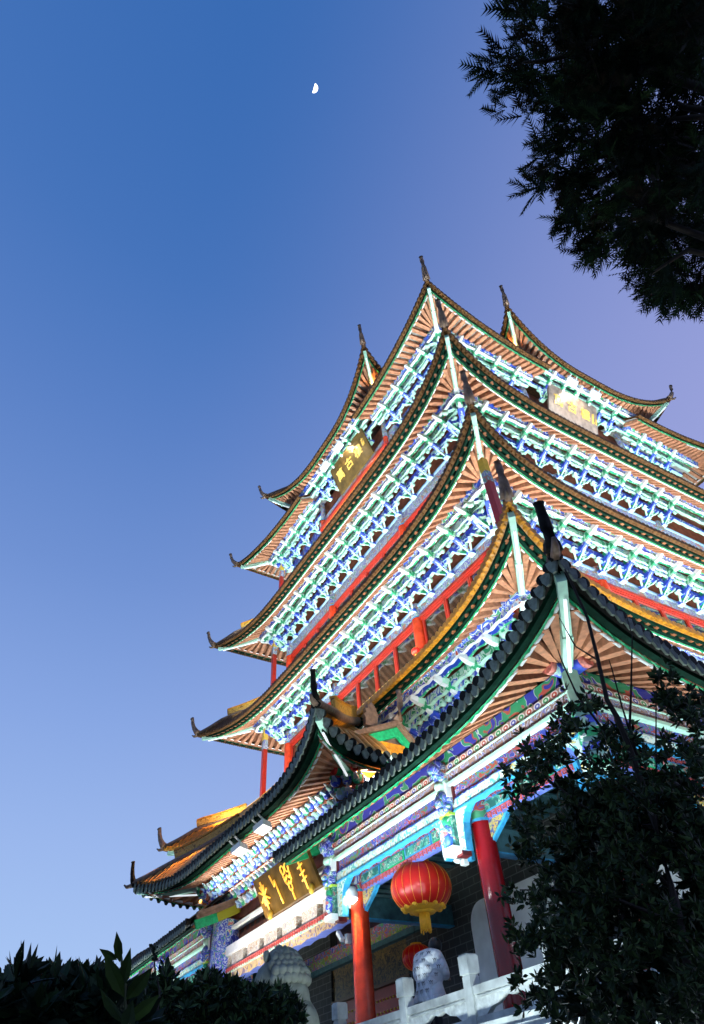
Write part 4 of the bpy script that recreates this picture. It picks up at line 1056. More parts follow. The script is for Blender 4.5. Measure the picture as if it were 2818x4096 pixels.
# porch lights of the terrace edge and roof-top warm lamps
for x0, x1, pw_ in ((3.2, 6.2, 150), (6.4, 9.2, 105)):
    l_ = area(((x0 + x1) / 2, -10.0, 2.55), ((x0 + x1) / 2, -9.4, 4.15), x1 - x0, .08, pw_, COLD); l_.data.spread = math.radians(120)
l_ = area((0.3, -10.0, 2.3), (0.3, -9.3, 3.9), 4.6, .1, 190, (1.0, .93, .82)); l_.data.spread = math.radians(120)
area((-6.5, -10.2, 2.4), (-6.5, -9.4, 4.2), 5.0, .12, 300, COLD)
area((10.0, -6.2, 2.5), (9.4, -6.2, 4.2), 5.6, .1, 210, COLD, along=(0, 1, 0))
area((6.7, -10.0, 2.6), (6.65, -9.5, 4.0), .6, .06, 60, COLD)
area((0, -9.75, 4.75), (0, -9.6, 5.6), 6.0, .06, 90, COLD)
area((8.4, -11.8, -.9), (8.4, -10.2, .8), 3.0, .3, 420, COLD)
spot((3.72, -7.42, 20.2), (4.0, -7.75, 21.1), 60, WARM, 150)
spot((7.42, -3.72, 20.2), (7.75, -4.0, 21.1), 60, WARM, 150)
spot((.6, -7.45, 20.0), (.6, -6.75, 19.3), 190, (1, .86, .62), 110)
spot((7.5, -.5, 20.0), (6.8, -.5, 19.3), 330, (1, .84, .66), 110)
spot((-4.1, -9.7, 7.0), (-4.7, -10.4, 5.5), 1100, WARM, 110)
spot((-6.6, -7.4, 8.7), (-8.9, -8.9, 7.7), 700, WARM, 90)
spot((5.3, -8.6, 5.25), (3.95, -8.7, 5.95), 170, WARM, 110)
for a in (-6.05, -2.4, 2.4, 5.8):
    spot((a + .25, -6.7, 8.75), (a, -6.1, 10.6), 90, (1, .55, .08), 60)
spot((0, -9.7, 3.5), (0, -9.5, 4.3), 40, (1, .75, .4), 140)

# ================================================================== balustrade and terrace wall
bal = thing('stone_balustrade', 'white carved stone balustrade along the terrace edge', 'balustrade', W(6, -9.95, .86))
posts_a = [4.0, 5.75, 7.12, 8.5, 9.9]
for a in posts_a:
    p = MB(); y = -9.95
    p.box(a - .07, a + .07, y - .07, y + .07, .86, 1.40, M_GREY)
    p.box(a - .085, a + .085, y - .085, y + .085, 1.42, 1.60, M_GREY); p.box(a - .065, a + .065, y - .065, y + .065, 1.40, 1.42, M_GREY); p.box(a - .075, a + .075, y - .075, y + .075, 1.60, 1.615, M_GREY)
    p.build('post', bal)
for a0, a1 in zip(posts_a[:-1], posts_a[1:]):
    l, r_ = a0 + .07, a1 - .07; y = -9.95
    p = MB(); p.box(l, r_, y - .05, y + .05, 1.22, 1.30, M_GREY); p.box(l, r_, y - .06, y + .06, .94, 1.02, M_GREY); p.build('rail', bal)
    p = MB(); w_ = r_ - l
    pr = [(l, 1.22), (l, 1.02), (l + .12 * w_, 1.02), (l + .2 * w_, 1.08), (l + .30 * w_, 1.10), (l + .4 * w_, 1.16), (l + .5 * w_, 1.13), (l + .6 * w_, 1.16), (l + .70 * w_, 1.10), (l + .8 * w_, 1.08), (l + .88 * w_, 1.02), (r_, 1.02), (r_, 1.22)]
    p.prism(pr, y - .035, y + .035, mat('carved_stone', (.50, .53, .51), .75, .3, 9, bump=.9))
    p.box(l + .05, r_ - .05, y - .045, y - .03, 1.185, 1.205, M_GREY)
    p.build('carved_panel', bal)
p = MB(); p.box(4.0, 10.0, -10.12, -9.8, .80, .94, M_GREY); p.build('plinth', bal)
wl = MB(); wl.box(3.6, 10.16, -10.2, -10.16, -1.06, .80, M_PLAST)
tag(wl.build('terrace_wall', origin=W(7, -10.18, -1.066)), 'brightly lit white plaster wall below the stone balustrade', 'wall')

# ================================================================== moon
dm = ray(1256, 352); R_m = 3.4; D_m = 620
cm = CAM + dm * D_m
mr_ = MB(); xr = ROT @ Vector((1, 0, 0)); yu = ROT @ Vector((0, 1, 0))
lit = (xr * math.cos(-.42) + yu * math.sin(-.42)); lit = (lit - dm * lit.dot(dm)).normalized(); oth = dm.cross(lit).normalized()
mm = mat('moonlight', (.9, .9, .88), 1., emit=(1, .98, .95), estr=3.5)
nu, nv = 16, 10
for i in range(nu + 1):
    for j in range(nv + 1):
        lat = -PI / 2 + PI * i / nu; lon = -PI / 2 + PI * j / nv
        p = lit * (math.cos(lat) * math.cos(lon)) - dm * (math.cos(lat) * math.sin(lon)) + oth * math.sin(lat)
        mr_.v.append(tuple(cm + p * R_m))
for i in range(nu):
    for j in range(nv):
        a = i * (nv + 1) + j; mr_.f.append([a, a + 1, a + nv + 2, a + nv + 1]); mr_.m.append(mr_.mi(mm)); mr_.sm.append(True)
mo = mr_.build('moon', units=False, origin=cm); tag(mo, 'bright white half moon alone in the blue dusk sky', 'moon')

# ================================================================== the person behind the balustrade
def skin_mesh(name, verts, edges, radii, m, parent, root=0, sub=2, voxel=0):
    me = bpy.data.meshes.new(name); me.from_pydata(verts, edges, [])
    o = bpy.data.objects.new(name, me); COL.objects.link(o)
    sk = o.modifiers.new('skin', 'SKIN')
    for i, r in enumerate(radii):
        v = me.skin_vertices[0].data[i]; v.radius = (r, r) if not isinstance(r, tuple) else r; v.use_root = (i == root)
    sb = o.modifiers.new('sub', 'SUBSURF'); sb.levels = sub; sb.render_levels = sub
    if voxel:
        rm_ = o.modifiers.new('r', 'REMESH'); rm_.mode = 'VOXEL'; rm_.voxel_size = voxel
        s2 = o.modifiers.new('s', 'SMOOTH'); s2.iterations = 14; s2.factor = .6
    dg = bpy.context.evaluated_depsgraph_get()
    m2 = bpy.data.meshes.new_from_object(o.evaluated_get(dg)); m2.name = name
    bpy.data.objects.remove(o)
    m2.materials.clear(); m2.materials.append(m)
    m2.polygons.foreach_set('use_smooth', [True] * len(m2.polygons)); m2.polygons.foreach_set('material_index', [0] * len(m2.polygons))
    o = bpy.data.objects.new(name, m2); COL.objects.link(o)
    if parent: o.parent = parent; ORG[o.name] = ORG[parent.name]
    return o
per = thing('person', 'person with black hair in a pale quilted coat leaning on the balustrade, back turned', 'person', W(5.80, -9.60, .86))
per.rotation_euler = (0, 0, .25); per.scale = (1.08, 1.08, 1.08)
V_, E_, R_ = [], [], []
def jt(p, r, frm=None):
    V_.append(p); R_.append(r)
    if frm is not None: E_.append((frm, len(V_) - 1))
    return len(V_) - 1
pel = jt((0, 0, .93), .13); sp1 = jt((0, .02, 1.12), .12, pel); ch = jt((.02, .04, 1.32), .14, sp1); nk = jt((.06, .13, 1.43), .055, ch); hb = jt((.09, .20, 1.47), .085, nk); ht = jt((.11, .23, 1.56), .095, hb); jt((.11, .22, 1.63), .06, ht)
for sx in (-1, 1):
    sh = jt((sx * .18 + .02, .05, 1.40), .065, ch); el = jt((sx * .27 + .02, .02, 1.14), .045, sh); wr = jt((sx * .18, .28, 1.05), .03, el); pm = jt((sx * .17, .33, 1.06), .035, wr)
    for k in range(4):
        f1 = jt((sx * (.20 - .022 * k), .385 + .006 * (1.5 - abs(k - 1.5)), 1.055), .010, pm); jt((sx * (.19 - .02 * k), .425, 1.03), .008, f1)
    t1 = jt((sx * .125, .345, 1.05), .011, pm); jt((sx * .10, .375, 1.035), .009, t1)
    hp_ = jt((sx * .09, 0, .86), .10, pel); kn_ = jt((sx * .11, .03, .48), .065, hp_); an_ = jt((sx * .11, -.01, .09), .045, kn_); jt((sx * .12, .15, .04), .04, an_)
skin = mat('skin', (.42, .26, .19), .55)
body = skin_mesh('body', V_, E_, R_, skin, per)
fc_ = MB()
for sx in (-1, 1):
    fc_.sphere((.06 + sx * .035 + .05, .196 + .12, 1.665 - .11), .012, M_WHITE, 8, 6); fc_.sphere((.06 + sx * .035 + .05, .206 + .12, 1.665 - .11), .006, M_TILEK, 6, 4)
    fc_.sphere((.06 + sx * .10 + .05, .11 + .12, 1.655 - .11), .03, skin, 8, 6, (.35, .7, 1))
fc_.sphere((.06 + .05, .212 + .12, 1.635 - .11), .018, skin, 8, 6, (.8, 1, 1.4)); fc_.sphere((.06 + .05, .195 + .12, 1.59 - .11), .022, mat('lips', (.4, .12, .1), .5), 8, 5, (1.2, .5, .4))
fc_.build('face', per, units=False, local=True)
hair = MB()
hair.sphere((.105, .195, 1.565), .125, mat('black_hair', (.008, .007, .007), .45), 18, 12, (1, 1.05, 1.1))
hair.sphere((.09, .14, 1.46), .10, MATS['black_hair'], 14, 10, (1.05, .7, 1.2))
hair.build('hair', per, units=False, local=True)
def coat_mat():
    m = bpy.data.materials.new('quilted_coat'); m.use_nodes = True
    t = m.node_tree; b = t.nodes['Principled BSDF']; b.inputs['Roughness'].default_value = .55; b.inputs['Base Color'].default_value = (.66, .70, .74, 1)
    c = t.nodes.new('ShaderNodeTexCoord'); sp_ = t.nodes.new('ShaderNodeSeparateXYZ'); t.links.new(c.outputs['Object'], sp_.inputs[0])
    def mth(op, a, bb=None):
        n = t.nodes.new('ShaderNodeMath'); n.operation = op
        for i, v in enumerate((a, bb)):
            if v is None: continue
            if isinstance(v, (int, float)): n.inputs[i].default_value = v
            else: t.links.new(v, n.inputs[i])
        return n.outputs[0]
    def tri(sg):
        u = mth('ADD', mth('MULTIPLY', sp_.outputs[0], 7.5), mth('MULTIPLY', sp_.outputs[2], 5.2 * sg))
        return mth('ABSOLUTE', mth('SUBTRACT', mth('FRACT', u), .5))
    h = mth('MINIMUM', mth('SUBTRACT', .5, tri(1)), mth('SUBTRACT', .5, tri(-1)))
    h = mth('POWER', mth('MULTIPLY', h, 2.0), .45)
    bp_ = t.nodes.new('ShaderNodeBump'); bp_.inputs['Strength'].default_value = .6; bp_.inputs['Distance'].default_value = .05
    t.links.new(h, bp_.inputs['Height']); t.links.new(bp_.outputs[0], b.inputs['Normal'])
    return m
V_, E_, R_ = [], [], []
b0 = jt((0, -.0, .70), (.29, .24)); b1 = jt((0, .0, .95), (.30, .25), b0); b2 = jt((.01, .01, 1.15), (.30, .25), b1); b3 = jt((.02, .03, 1.32), (.235, .22), b2); jt((.0, .06, 1.50), (.13, .14), b3)
for sx in (-1, 1):
    q1 = jt((sx * .24 + .02, .04, 1.36), .12, b3); q2 = jt((sx * .33 + .02, .06, 1.12), .11, q1); jt((sx * .22, .26, 1.05), .085, q2)
coat = skin_mesh('quilted_coat', V_, E_, R_, coat_mat(), per, root=1, voxel=.02)
from mathutils.bvhtree import BVHTree
bvh = BVHTree.FromObject(coat, bpy.context.evaluated_depsgraph_get())
ink = mat('coat_marks', (.02, .02, .03), .6)
cu = bpy.data.curves.new('mk', 'FONT'); cu.body = 'YY'; cu.size = .085; cu.align_x = 'CENTER'; cu.align_y = 'CENTER'; cu.space_character = .62; cu.extrude = .001
tmp = bpy.data.objects.new('mk', cu); COL.objects.link(tmp)
mk_me = bpy.data.meshes.new_from_object(tmp.evaluated_get(bpy.context.evaluated_depsgraph_get())); bpy.data.objects.remove(tmp)
mk_me.materials.clear(); mk_me.materials.append(ink)
for r in range(6):
    for k in range(-2, 3):
        x = k * .133 + (.0665 if r % 2 else 0); z = .84 + r * .112
        hit = bvh.ray_cast(Vector((x, -1.2, z)), Vector((0, 1, 0)))
        if hit[0] is None or hit[1].y > -.35: continue
        n = hit[1].normalized(); u = (Vector((0, 0, 1)) - n * n.z).normalized(); rr = u.cross(n)
        o = bpy.data.objects.new('monogram', mk_me); COL.objects.link(o); o.parent = coat
        o.matrix_local = Matrix.Translation(hit[0] + n * .006) @ Matrix((rr, u, n)).transposed().to_4x4()
V_, E_, R_ = [], [], []
t0_ = jt((0, 0, .92), .15)
for sx in (-1, 1):
    a_ = jt((sx * .09, 0, .82), .11, t0_); b_ = jt((sx * .11, .03, .48), .08, a_); jt((sx * .11, 0, .10), .065, b_)
skin_mesh('trousers', V_, E_, R_, mat('dark_cloth', (.02, .02, .025), .8), per)
sh_ = MB()
for sx in (-1, 1): sh_.sphere((sx * .12, .06, .05), .06, mat('shoe', (.03, .03, .03), .4), 10, 7, (.8, 2.1, .8))
sh_.build('shoes', per, units=False, local=True)

# ================================================================== stone lion
lion_p = W(5.35, -11.5, .55)
lion = thing('stone_lion', 'grey stone guardian lion with curled mane seen from behind above the hedge', 'statue', lion_p)
axr = Vector((.545, .84, 0)); axf = Vector((-.84, .545, 0))        # to the viewer's right, away from the viewer
def lp_(x, y, z): return axr * x + axf * y + Vector((0, 0, z))
bl = MB()
for (x, y, z), r, k in (((.30, .0, .35), .50, (1, 1, .8)), ((.26, 0, .85), .44, (1, .95, 1.1)), ((.10, .02, 1.3), .40, (1, 1, 1)), ((-.08, .04, 1.72), .36, (1, .95, .95)), ((-.36, .06, 1.62), .22, (1, .9, .8)), ((-.40, .06, 1.76), .12, (1, 1, .8)),
                        ((.02, .2, .5), .2, (1, 1, 2.4)), ((-.1, -.15, .5), .17, (1, 1, 2.6)), ((.55, -.2, .2), .3, (1.2, .8, .8)), ((.6, .25, .6), .14, (1, 1, 2.2)), ((-.15, -.18, .08), .17, (1.5, 1, .6))):
    c = lp_(x, y, z); bl.sphere(tuple(lion_p + c), r, M_LION, 20, 14, k)
raw = bl.build('body', lion, units=False)
rm = raw.modifiers.new('r', 'REMESH'); rm.mode = 'VOXEL'; rm.voxel_size = .045
sm_ = raw.modifiers.new('s', 'SMOOTH'); sm_.iterations = 6; sm_.factor = .6
me2 = bpy.data.meshes.new_from_object(raw.evaluated_get(bpy.context.evaluated_depsgraph_get()))
me2.materials.clear(); me2.materials.append(M_LION); me2.polygons.foreach_set('use_smooth', [True] * len(me2.polygons)); me2.polygons.foreach_set('material_index', [0] * len(me2.polygons))
raw.modifiers.clear(); raw.data = me2
mane = MB(); k = 0
for row in range(7):
    th = .25 + row * .26
    nn = max(3, int(15 * math.sin(th)))
    for j in range(nn):
        ph = -1.9 + 3.9 * (j + .5 * (row % 2)) / nn
        x = math.sin(th) * math.cos(ph); y = math.sin(th) * math.sin(ph); z = math.cos(th)
        r0 = .40 if row < 5 else .43
        c = lp_(-.06 + r0 * x * .98 + (.03 * max(0, row - 3)), .04 + r0 * y, 1.68 + r0 * z * .98)
        mane.sphere(tuple(lion_p + c), random.uniform(.082, .10), M_LION, 9, 7)
for sx in (-.15, .15): mane.sphere(tuple(lion_p + lp_(-.3, sx * 1.6, 1.95)), .07, M_LION, 8, 6, (1, 1, 1.4))
mane.build('mane', lion, units=False)
pd = MB(); pd.box(4.55, 6.35, -12.1, -10.95, -1.06, .50, M_GREY); pd.box(4.65, 6.25, -12.0, -11.05, .50, .56, M_GREY)
tag(pd.build('pedestal', origin=W(5.4, -11.5, -1.066)), 'grey stone block under the guardian lion', 'pedestal')

# ================================================================== planting
def poly_in(poly, x, y):
    c = False; j = len(poly) - 1
    for i in range(len(poly)):
        (xi, yi), (xj, yj) = poly[i], poly[j]
        if (yi > y) != (yj > y) and x < (xj - xi) * (y - yi) / (yj - yi) + xi: c = not c
        j = i
    return c
def spread(poly, n, rnd, holes=(), keep=.15):
    xs = [p[0] for p in poly]; ys = [p[1] for p in poly]; L = []
    while len(L) < n:
        x, y = rnd.uniform(min(xs), max(xs)), rnd.uniform(min(ys), max(ys))
        if not poly_in(poly, x, y): continue
        if any(((x - hx) / ha) ** 2 + ((y - hy) / hb_) ** 2 < 1 for hx, hy, ha, hb_ in holes) and rnd.random() > keep: continue
        L.append((x, y))
    return L
def rdir(rnd):
    z = rnd.uniform(-1, 1); t = rnd.uniform(0, 2 * PI); r = math.sqrt(1 - z * z)
    return Vector((r * math.cos(t), r * math.sin(t), z))
def leaf(mb, p, d, n, ln, w, m):
    d = d.normalized(); s_ = d.cross(n)
    if s_.length < 1e-3: return
    s_.normalize(); n2 = s_.cross(d)
    P = [p, p + d * ln * .3 + s_ * w * .42, p + d * ln * .6 + s_ * w * .45 - n2 * ln * .03, p + d * ln - n2 * ln * .12, p + d * ln * .6 - s_ * w * .45 - n2 * ln * .03, p + d * ln * .3 - s_ * w * .42]
    i = len(mb.v); mb.v += [tuple(q) for q in P]; k = mb.mi(m)
    mb.f += [[i, i + 1, i + 2, i + 3], [i, i + 3, i + 4, i + 5]]; mb.m += [k, k]; mb.sm += [False, False]
def rosette(mb, p, ax, rnd, n, ln, w, mats):
    ax = ax.normalized(); t = ax.orthogonal().normalized(); b2 = ax.cross(t)
    for i in range(n):
        an = 2 * PI * i / n + rnd.uniform(-.5, .5); tilt = rnd.uniform(.3, 1.3)
        d = (t * math.cos(an) + b2 * math.sin(an)) * math.sin(tilt) + ax * math.cos(tilt)
        leaf(mb, p + d * ln * .12, d, ax + rdir(rnd) * .4, ln * rnd.uniform(.75, 1.2), w * rnd.uniform(.8, 1.2), rnd.choice(mats))
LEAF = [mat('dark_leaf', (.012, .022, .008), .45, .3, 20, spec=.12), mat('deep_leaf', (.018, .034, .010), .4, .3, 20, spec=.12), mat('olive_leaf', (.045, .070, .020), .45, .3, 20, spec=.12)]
BARK = mat('bark', (.030, .022, .018), .8, .3, 12)
def wpt(px, py, d): return CAM + ray(px, py) * d

# broadleaf tree at the right
rnd = random.Random(11)
c8 = lambda x, y: (1800 + x * .638, 2700 + y * .638)
poly = [c8(*p) for p in [(1000, 300), (860, 130), (690, 190), (680, 330), (560, 380), (440, 440), (470, 540), (370, 590), (400, 720), (440, 820), (320, 890), (410, 990), (430, 1100), (500, 1190), (350, 1330), (400, 1440), (440, 1560), (330, 1720), (460, 1800), (440, 1950), (530, 2050), (480, 2200), (1640, 2200), (1640, 70), (1490, 110), (1410, 240), (1330, 470), (1180, 440)]]
spray2 = [c8(*p) for p in [(1290, -20), (1360, -60), (1440, -10), (1430, 110), (1480, 170), (1400, 260), (1290, 180)]]
holes = [(*c8(1050, 1620), 60, 40), (*c8(870, 1870), 50, 35), (*c8(640, 1150), 60, 30), (*c8(1300, 1170), 40, 60), (*c8(1250, 1830), 50, 40), (*c8(950, 2030), 40, 30), (*c8(1450, 1350), 40, 80), (*c8(1200, 330), 50, 40), (*c8(620, 640), 30, 25)]
tree = thing('broadleaf_tree', 'dark glossy leaved tree in front of the tower at the right edge', 'tree', Vector((0, 0, 0)))
base = wpt(2790, 4400, 5.6); base.z = 0
tree.location = base; ORG[tree.name] = base
cr = MB()
pts = []
for x, y in spread(poly, 330, rnd, holes, .05):
    pts += [(x + rnd.gauss(0, 26), y + rnd.gauss(0, 26)) for k in range(5)]
edge_pts = spread(spray2, 34, rnd)
for x, y in pts + edge_pts:
    d = rnd.uniform(4.4, 6.4)
    if (x, y) in edge_pts: d = rnd.uniform(5, 5.5)
    rosette(cr, wpt(x, y, d), rdir(rnd) + Vector((0, 0, .6)), rnd, rnd.randint(6, 11), .066 * d / 5.2, .024 * d / 5.2, LEAF)
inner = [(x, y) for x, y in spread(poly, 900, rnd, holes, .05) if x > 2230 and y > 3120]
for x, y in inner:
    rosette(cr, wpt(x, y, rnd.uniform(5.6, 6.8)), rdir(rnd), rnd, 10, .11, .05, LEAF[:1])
cr.build('crown', tree, units=False)
tw = MB()
def limb(mb, L, d0, d1, r0, r1):
    n = len(L); P = []; Rr = []
    for i, (x, y) in enumerate(L):
        P.append(wpt(x, y, d0 + (d1 - d0) * i / (n - 1))); Rr.append(r0 + (r1 - r0) * i / (n - 1))
    mb.tube(P, Rr, BARK, 6)
LT = [([(2800, 4090), (2700, 3600), (2610, 3260), (2530, 3020), (2470, 2870), (2429, 2800), (2390, 2627), (2351, 2472), (2281, 2318), (2260, 2276)], .030, .006), ([(2390, 2640), (2302, 2585), (2239, 2472)], .008, .003),
      ([(2480, 3050), (2400, 2900), (2309, 2780), (2246, 2640), (2232, 2598)], .012, .003), ([(2560, 3100), (2520, 2900), (2525, 2780), (2527, 2670), (2530, 2542), (2505, 2458)], .012, .003), ([(2560, 3050), (2490, 2830), (2450, 2680), (2437, 2640)], .008, .003),
      ([(2630, 3300), (2625, 3000), (2625, 2780), (2640, 2700)], .008, .003), ([(2610, 3260), (2500, 3150), (2380, 3060), (2260, 2960)], .010, .004), ([(2680, 3550), (2500, 3350), (2300, 3200), (2150, 3080)], .012, .004), ([(2720, 3700), (2480, 3600), (2250, 3560), (2080, 3560)], .012, .004)]
for L, r0, r1 in LT: limb(tw, L, 5.3, 5.0, r0, r1)
top = wpt(2800, 4090, 5.3); tw.tube([base, base * .5 + top * .5 + Vector((.05, .05, 0)), top], [.075, .05, .032], BARK, 8)
tw.build('trunk', tree, units=False)

# conifer hanging in at the upper right
rnd = random.Random(5)
c9 = lambda x, y: (1930 + x * .5752, y * .5752 * .965 - 12)
poly = [c9(*p) for p in [(235, -60), (220, 90), (190, 225), (290, 250), (200, 330), (190, 400), (40, 470), (120, 600), (180, 740), (270, 790), (350, 800), (390, 870), (320, 950), (320, 1050), (330, 1200), (300, 1300), (340, 1370), (470, 1380), (590, 1350), (610, 1450), (520, 1530), (530, 1590), (610, 1640), (540, 1700), (630, 1820), (740, 1820), (780, 1880), (900, 1890), (1040, 1870), (1040, 1960), (1090, 2050), (1200, 2110), (1310, 2170), (1370, 2220), (1480, 2190), (1640, 2190), (1640, -60)]]
holes = [(*c9(600, 380), 75, 32), (*c9(480, 470), 60, 20), (*c9(640, 520), 26, 60), (*c9(930, 1230), 70, 42), (*c9(740, 910), 36, 28), (*c9(1430, 800), 110, 60), (*c9(1520, 1520), 60, 40), (*c9(1540, 1850), 40, 34), (*c9(1090, 1380), 40, 25), (*c9(700, 1010), 45, 20), (*c9(800, 1600), 36, 26), (*c9(960, 240), 20, 18), (*c9(700, 760), 40, 22), (*c9(420, 560), 40, 22), (*c9(1140, 1800), 40, 20)]
pine = thing('conifer_tree', 'tall dark conifer with drooping feathery sprays against the dusk sky', 'tree', Vector((0, 0, 0)))
pb = wpt(3350, 1500, 10.5); pb.z = 0
pine.location = pb; ORG[pine.name] = pb
NEED = [mat('conifer_dark', (.010, .018, .009), .7, .3, 20, spec=.05), mat('conifer_green', (.018, .036, .014), .65, .3, 20, spec=.05), mat('conifer_brown', (.016, .014, .008), .7, .3, 20, spec=.05)]
cr = MB()
def blade(mb, p, q, w, n, m):
    s_ = (q - p).cross(n)
    if s_.length < 1e-5: return
    s_ = s_.normalized() * w
    i = len(mb.v); mb.v += [tuple(p - s_ * .5), tuple(p + s_ * .5), tuple(q)]; mb.f.append([i, i + 1, i + 2]); mb.m.append(mb.mi(m)); mb.sm.append(False)
def feather(mb, p, d, n, ln, m, k=8):
    d = d.normalized(); s_ = d.cross(n).normalized(); drop = Vector((0, 0, -1))
    blade(mb, p, p + d * ln + drop * ln * .1, ln * .065, n, m)
    for i in range(k):
        t = .1 + .8 * i / k
        for sg in (-1, 1):
            c = p + d * (ln * t) + drop * (ln * .1 * t * t)
            e = (d * .8 + s_ * sg * rnd.uniform(.5, .9) + drop * .15).normalized()
            blade(mb, c, c + e * ln * (.42 * (1 - t * .55)) * rnd.uniform(.8, 1.2), ln * .065, n, m)
cx_, cy_ = c9(1500, 700)
vdir = ray(2500, 600)
cl = []
for x, y in spread(poly, 150, rnd, holes, .0):
    dd_ = rnd.uniform(8.4, 12)
    cl += [(x + rnd.gauss(0, 26), y + rnd.gauss(0, 26), dd_ + rnd.gauss(0, .25)) for k in range(3)]
for x, y, d in cl:
    c = wpt(x, y, d)
    outw = (c - wpt(3000, 700, d + rnd.uniform(-1.5, 1.5))).normalized()
    m = rnd.choices(NEED, (5, 3, 2))[0]
    for k in range(rnd.randint(7, 12)):
        dd = outw * rnd.uniform(.3, 1.1) + rdir(rnd) * .75 + Vector((0, 0, -.25))
        feather(cr, c + rdir(rnd) * .12, dd, rdir(rnd) + vdir * -.8, rnd.uniform(.2, .42) * d / 10, m, 7)
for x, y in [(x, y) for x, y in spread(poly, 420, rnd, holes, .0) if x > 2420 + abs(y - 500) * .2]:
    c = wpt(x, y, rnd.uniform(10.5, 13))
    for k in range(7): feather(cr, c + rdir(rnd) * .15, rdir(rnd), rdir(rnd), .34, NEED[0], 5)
cr.build('crown', pine, units=False)
tk = MB()
tk.tube([pb, pb + Vector((0, 0, 6)), pb + Vector((.1, 0, 12)), pb + Vector((0, .1, 17))], [.32, .26, .18, .06], BARK, 10)
BR = [[(3300, 500), (2900, 380), (2500, 260), (2310, 190), (2260, 145)], [(3300, 500), (2700, 300), (2330, 205), (2180, 245), (2090, 250)], [(2310, 200), (2290, 270), (2270, 345)], [(3300, 900), (2800, 780), (2550, 650), (2515, 655), (2480, 760), (2450, 790)], [(2515, 655), (2420, 720), (2350, 722)],
      [(3300, 800), (2700, 640), (2450, 620), (2330, 640)], [(3250, 700), (2800, 560), (2450, 565), (2290, 565)], [(3250, 1100), (2850, 960), (2600, 870), (2350, 890)], [(3300, 520), (3000, 460), (2760, 470), (2650, 480)], [(3250, 1200), (2950, 1050), (2750, 1000), (2600, 1100)], [(3250, 600), (2900, 450), (2740, 430), (2690, 400)]]
for L in BR:
    n = len(L); tk.tube([wpt(x, y, 10.6 - .25 * i) for i, (x, y) in enumerate(L)], [max(.012, .07 * (1 - i / n)) for i in range(n)], BARK, 6)
tk.build('trunk', pine, units=False)

# hedge and shrubs at the lower left
def shrub(name, label, cat, poly, n, d0, d1, ln, w, mats, seed, grp=None, foot=None, up=.5, cnt=(6, 10)):
    r_ = random.Random(seed)
    xs = [p[0] for p in poly]
    b = wpt(sum(xs) / len(xs), 4060, (d0 + d1) / 2); b.z = 0
    t = thing(name, label, cat, b, grp)
    m = MB(); st = MB()
    for x, y in spread(poly, n, r_):
        d = r_.uniform(d0, d1)
        rosette(m, wpt(x, y, d), rdir(r_) + Vector((0, 0, up)), r_, r_.randint(*cnt), ln, w, mats)
    m.build('foliage', t, units=False)
    for k in range(7):
        x, y = r_.choice(poly); q = wpt(x, max(y, 3900) if y > 3900 else y + 60, (d0 + d1) / 2); f = b + Vector((r_.uniform(-.25, .25), r_.uniform(-.25, .25), 0))
        st.tube([f, f * .5 + q * .5, q], [.022, .014, .004], BARK, 6)
    st.build('stems', t, units=False)
    return t
c7 = lambda x, y: (x * .8772, 3500 + y * .8772)
HL = [mat('hedge_leaf', (.008, .016, .008), .5, .3, 20, spec=.12), mat('hedge_leaf_green', (.014, .030, .010), .45, .3, 20, spec=.12), mat('hedge_leaf_blue', (.010, .022, .014), .5, .3, 20, spec=.12)]
p1 = [c7(p[0], p[1] + 70 + 26 * math.sin(p[0] * .05)) for p in [(-80, 500), (30, 440), (90, 430), (120, 500), (200, 530), (235, 430), (300, 450), (370, 440), (450, 450), (520, 450), (560, 560), (660, 640), (670, 760), (-80, 760)]]
shrub('hedge', 'dark broad leaved hedge along the lower left corner', 'hedge', p1, 620, 3.3, 4.6, .115, .05, HL, 3)
p2 = [c7(p[0], p[1] + 58) for p in [(640, 500), (690, 420), (720, 440), (750, 360), (790, 400), (800, 450), (850, 460), (900, 430), (960, 390), (1000, 430), (1080, 440), (1150, 470), (1250, 450), (1330, 500), (1380, 570), (1390, 760), (600, 760)]]
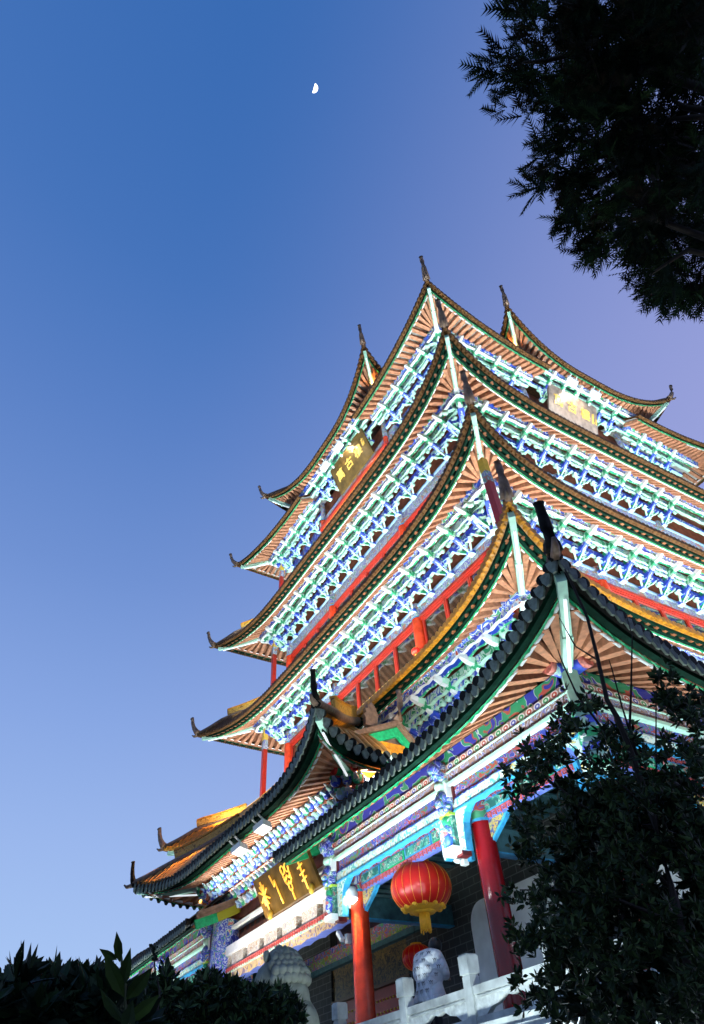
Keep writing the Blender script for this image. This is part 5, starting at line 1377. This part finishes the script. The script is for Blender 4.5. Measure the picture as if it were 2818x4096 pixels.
shrub('bush', 'fine leaved green bush below the stone lion', 'bush', p2, 1500, 4.6, 6.2, .062, .022, [HL[1], HL[1], mat('bush_leaf', (.055, .095, .03), .45, .3, 20, spec=.12), HL[0]], 8, up=.8)
# twiggy tops above the bush
b_ = wpt(700, 4060, 4.2); b_.z = 0
tp = thing('flowering_twig', 'thin twig with tiny buds rising above the hedge', 'twig', b_)
m = MB(); rnd = random.Random(2)
L = [(640, 3960), (622, 3880), (615, 3800)]; m.tube([b_] + [wpt(x, y, 4.2) for x, y in L], [.012, .006, .004, .002], BARK, 5)
for k in range(26):
    q = wpt(615 + rnd.uniform(-16, 16), 3790 + rnd.uniform(-12, 50), 4.2); m.tube([wpt(617, 3830, 4.2), q], [.002, .001], BARK, 4); m.sphere(tuple(q), .006, HL[0], 5, 4)
m.build('twig', tp, units=False)
# sprig of large leaves close to the camera
b_ = wpt(500, 4300, 2.3); b_.z = 0
sg = thing('leafy_sprig', 'single upright sprig of large yellow green leaves in front of the hedge', 'plant', b_)
m = MB(); m.tube([b_, wpt(506, 4096, 2.3), wpt(500, 3950, 2.3), wpt(480, 3780, 2.3)], [.012, .007, .005, .003], mat('sprig_stem', (.05, .06, .02), .6), 6); m.build('stem', sg, units=False)
m = MB(); SP = mat('sprig_leaf', (.042, .075, .012), .42, .35, 14); XR = ROT @ Vector((1, 0, 0)); YU = ROT @ Vector((0, 1, 0)); ZB = ROT @ Vector((0, 0, 1))
for x, y, dx, dy, ln, w in ((480, 3850, -.05, 1, 105, 40), (470, 3840, -.9, .55, 70, 34), (490, 3950, .25, 1, 160, 52), (498, 3990, -.35, 1, 165, 62), (505, 4000, .65, .85, 150, 66), (505, 4090, .9, .7, 130, 60), (503, 4100, -.55, .9, 150, 66), (505, 4150, .2, 1, 150, 70), (470, 3835, -.55, .8, 40, 18)):
    s0 = 2.3 / 2542
    d = XR * dx + YU * dy + ZB * rnd.uniform(-.1, .4); leaf(m, wpt(x, y, 2.3), d, ZB + XR * rnd.uniform(-.5, .5), ln * s0 * .95, w * s0 * .72, SP)
m.build('leaves', sg, units=False)
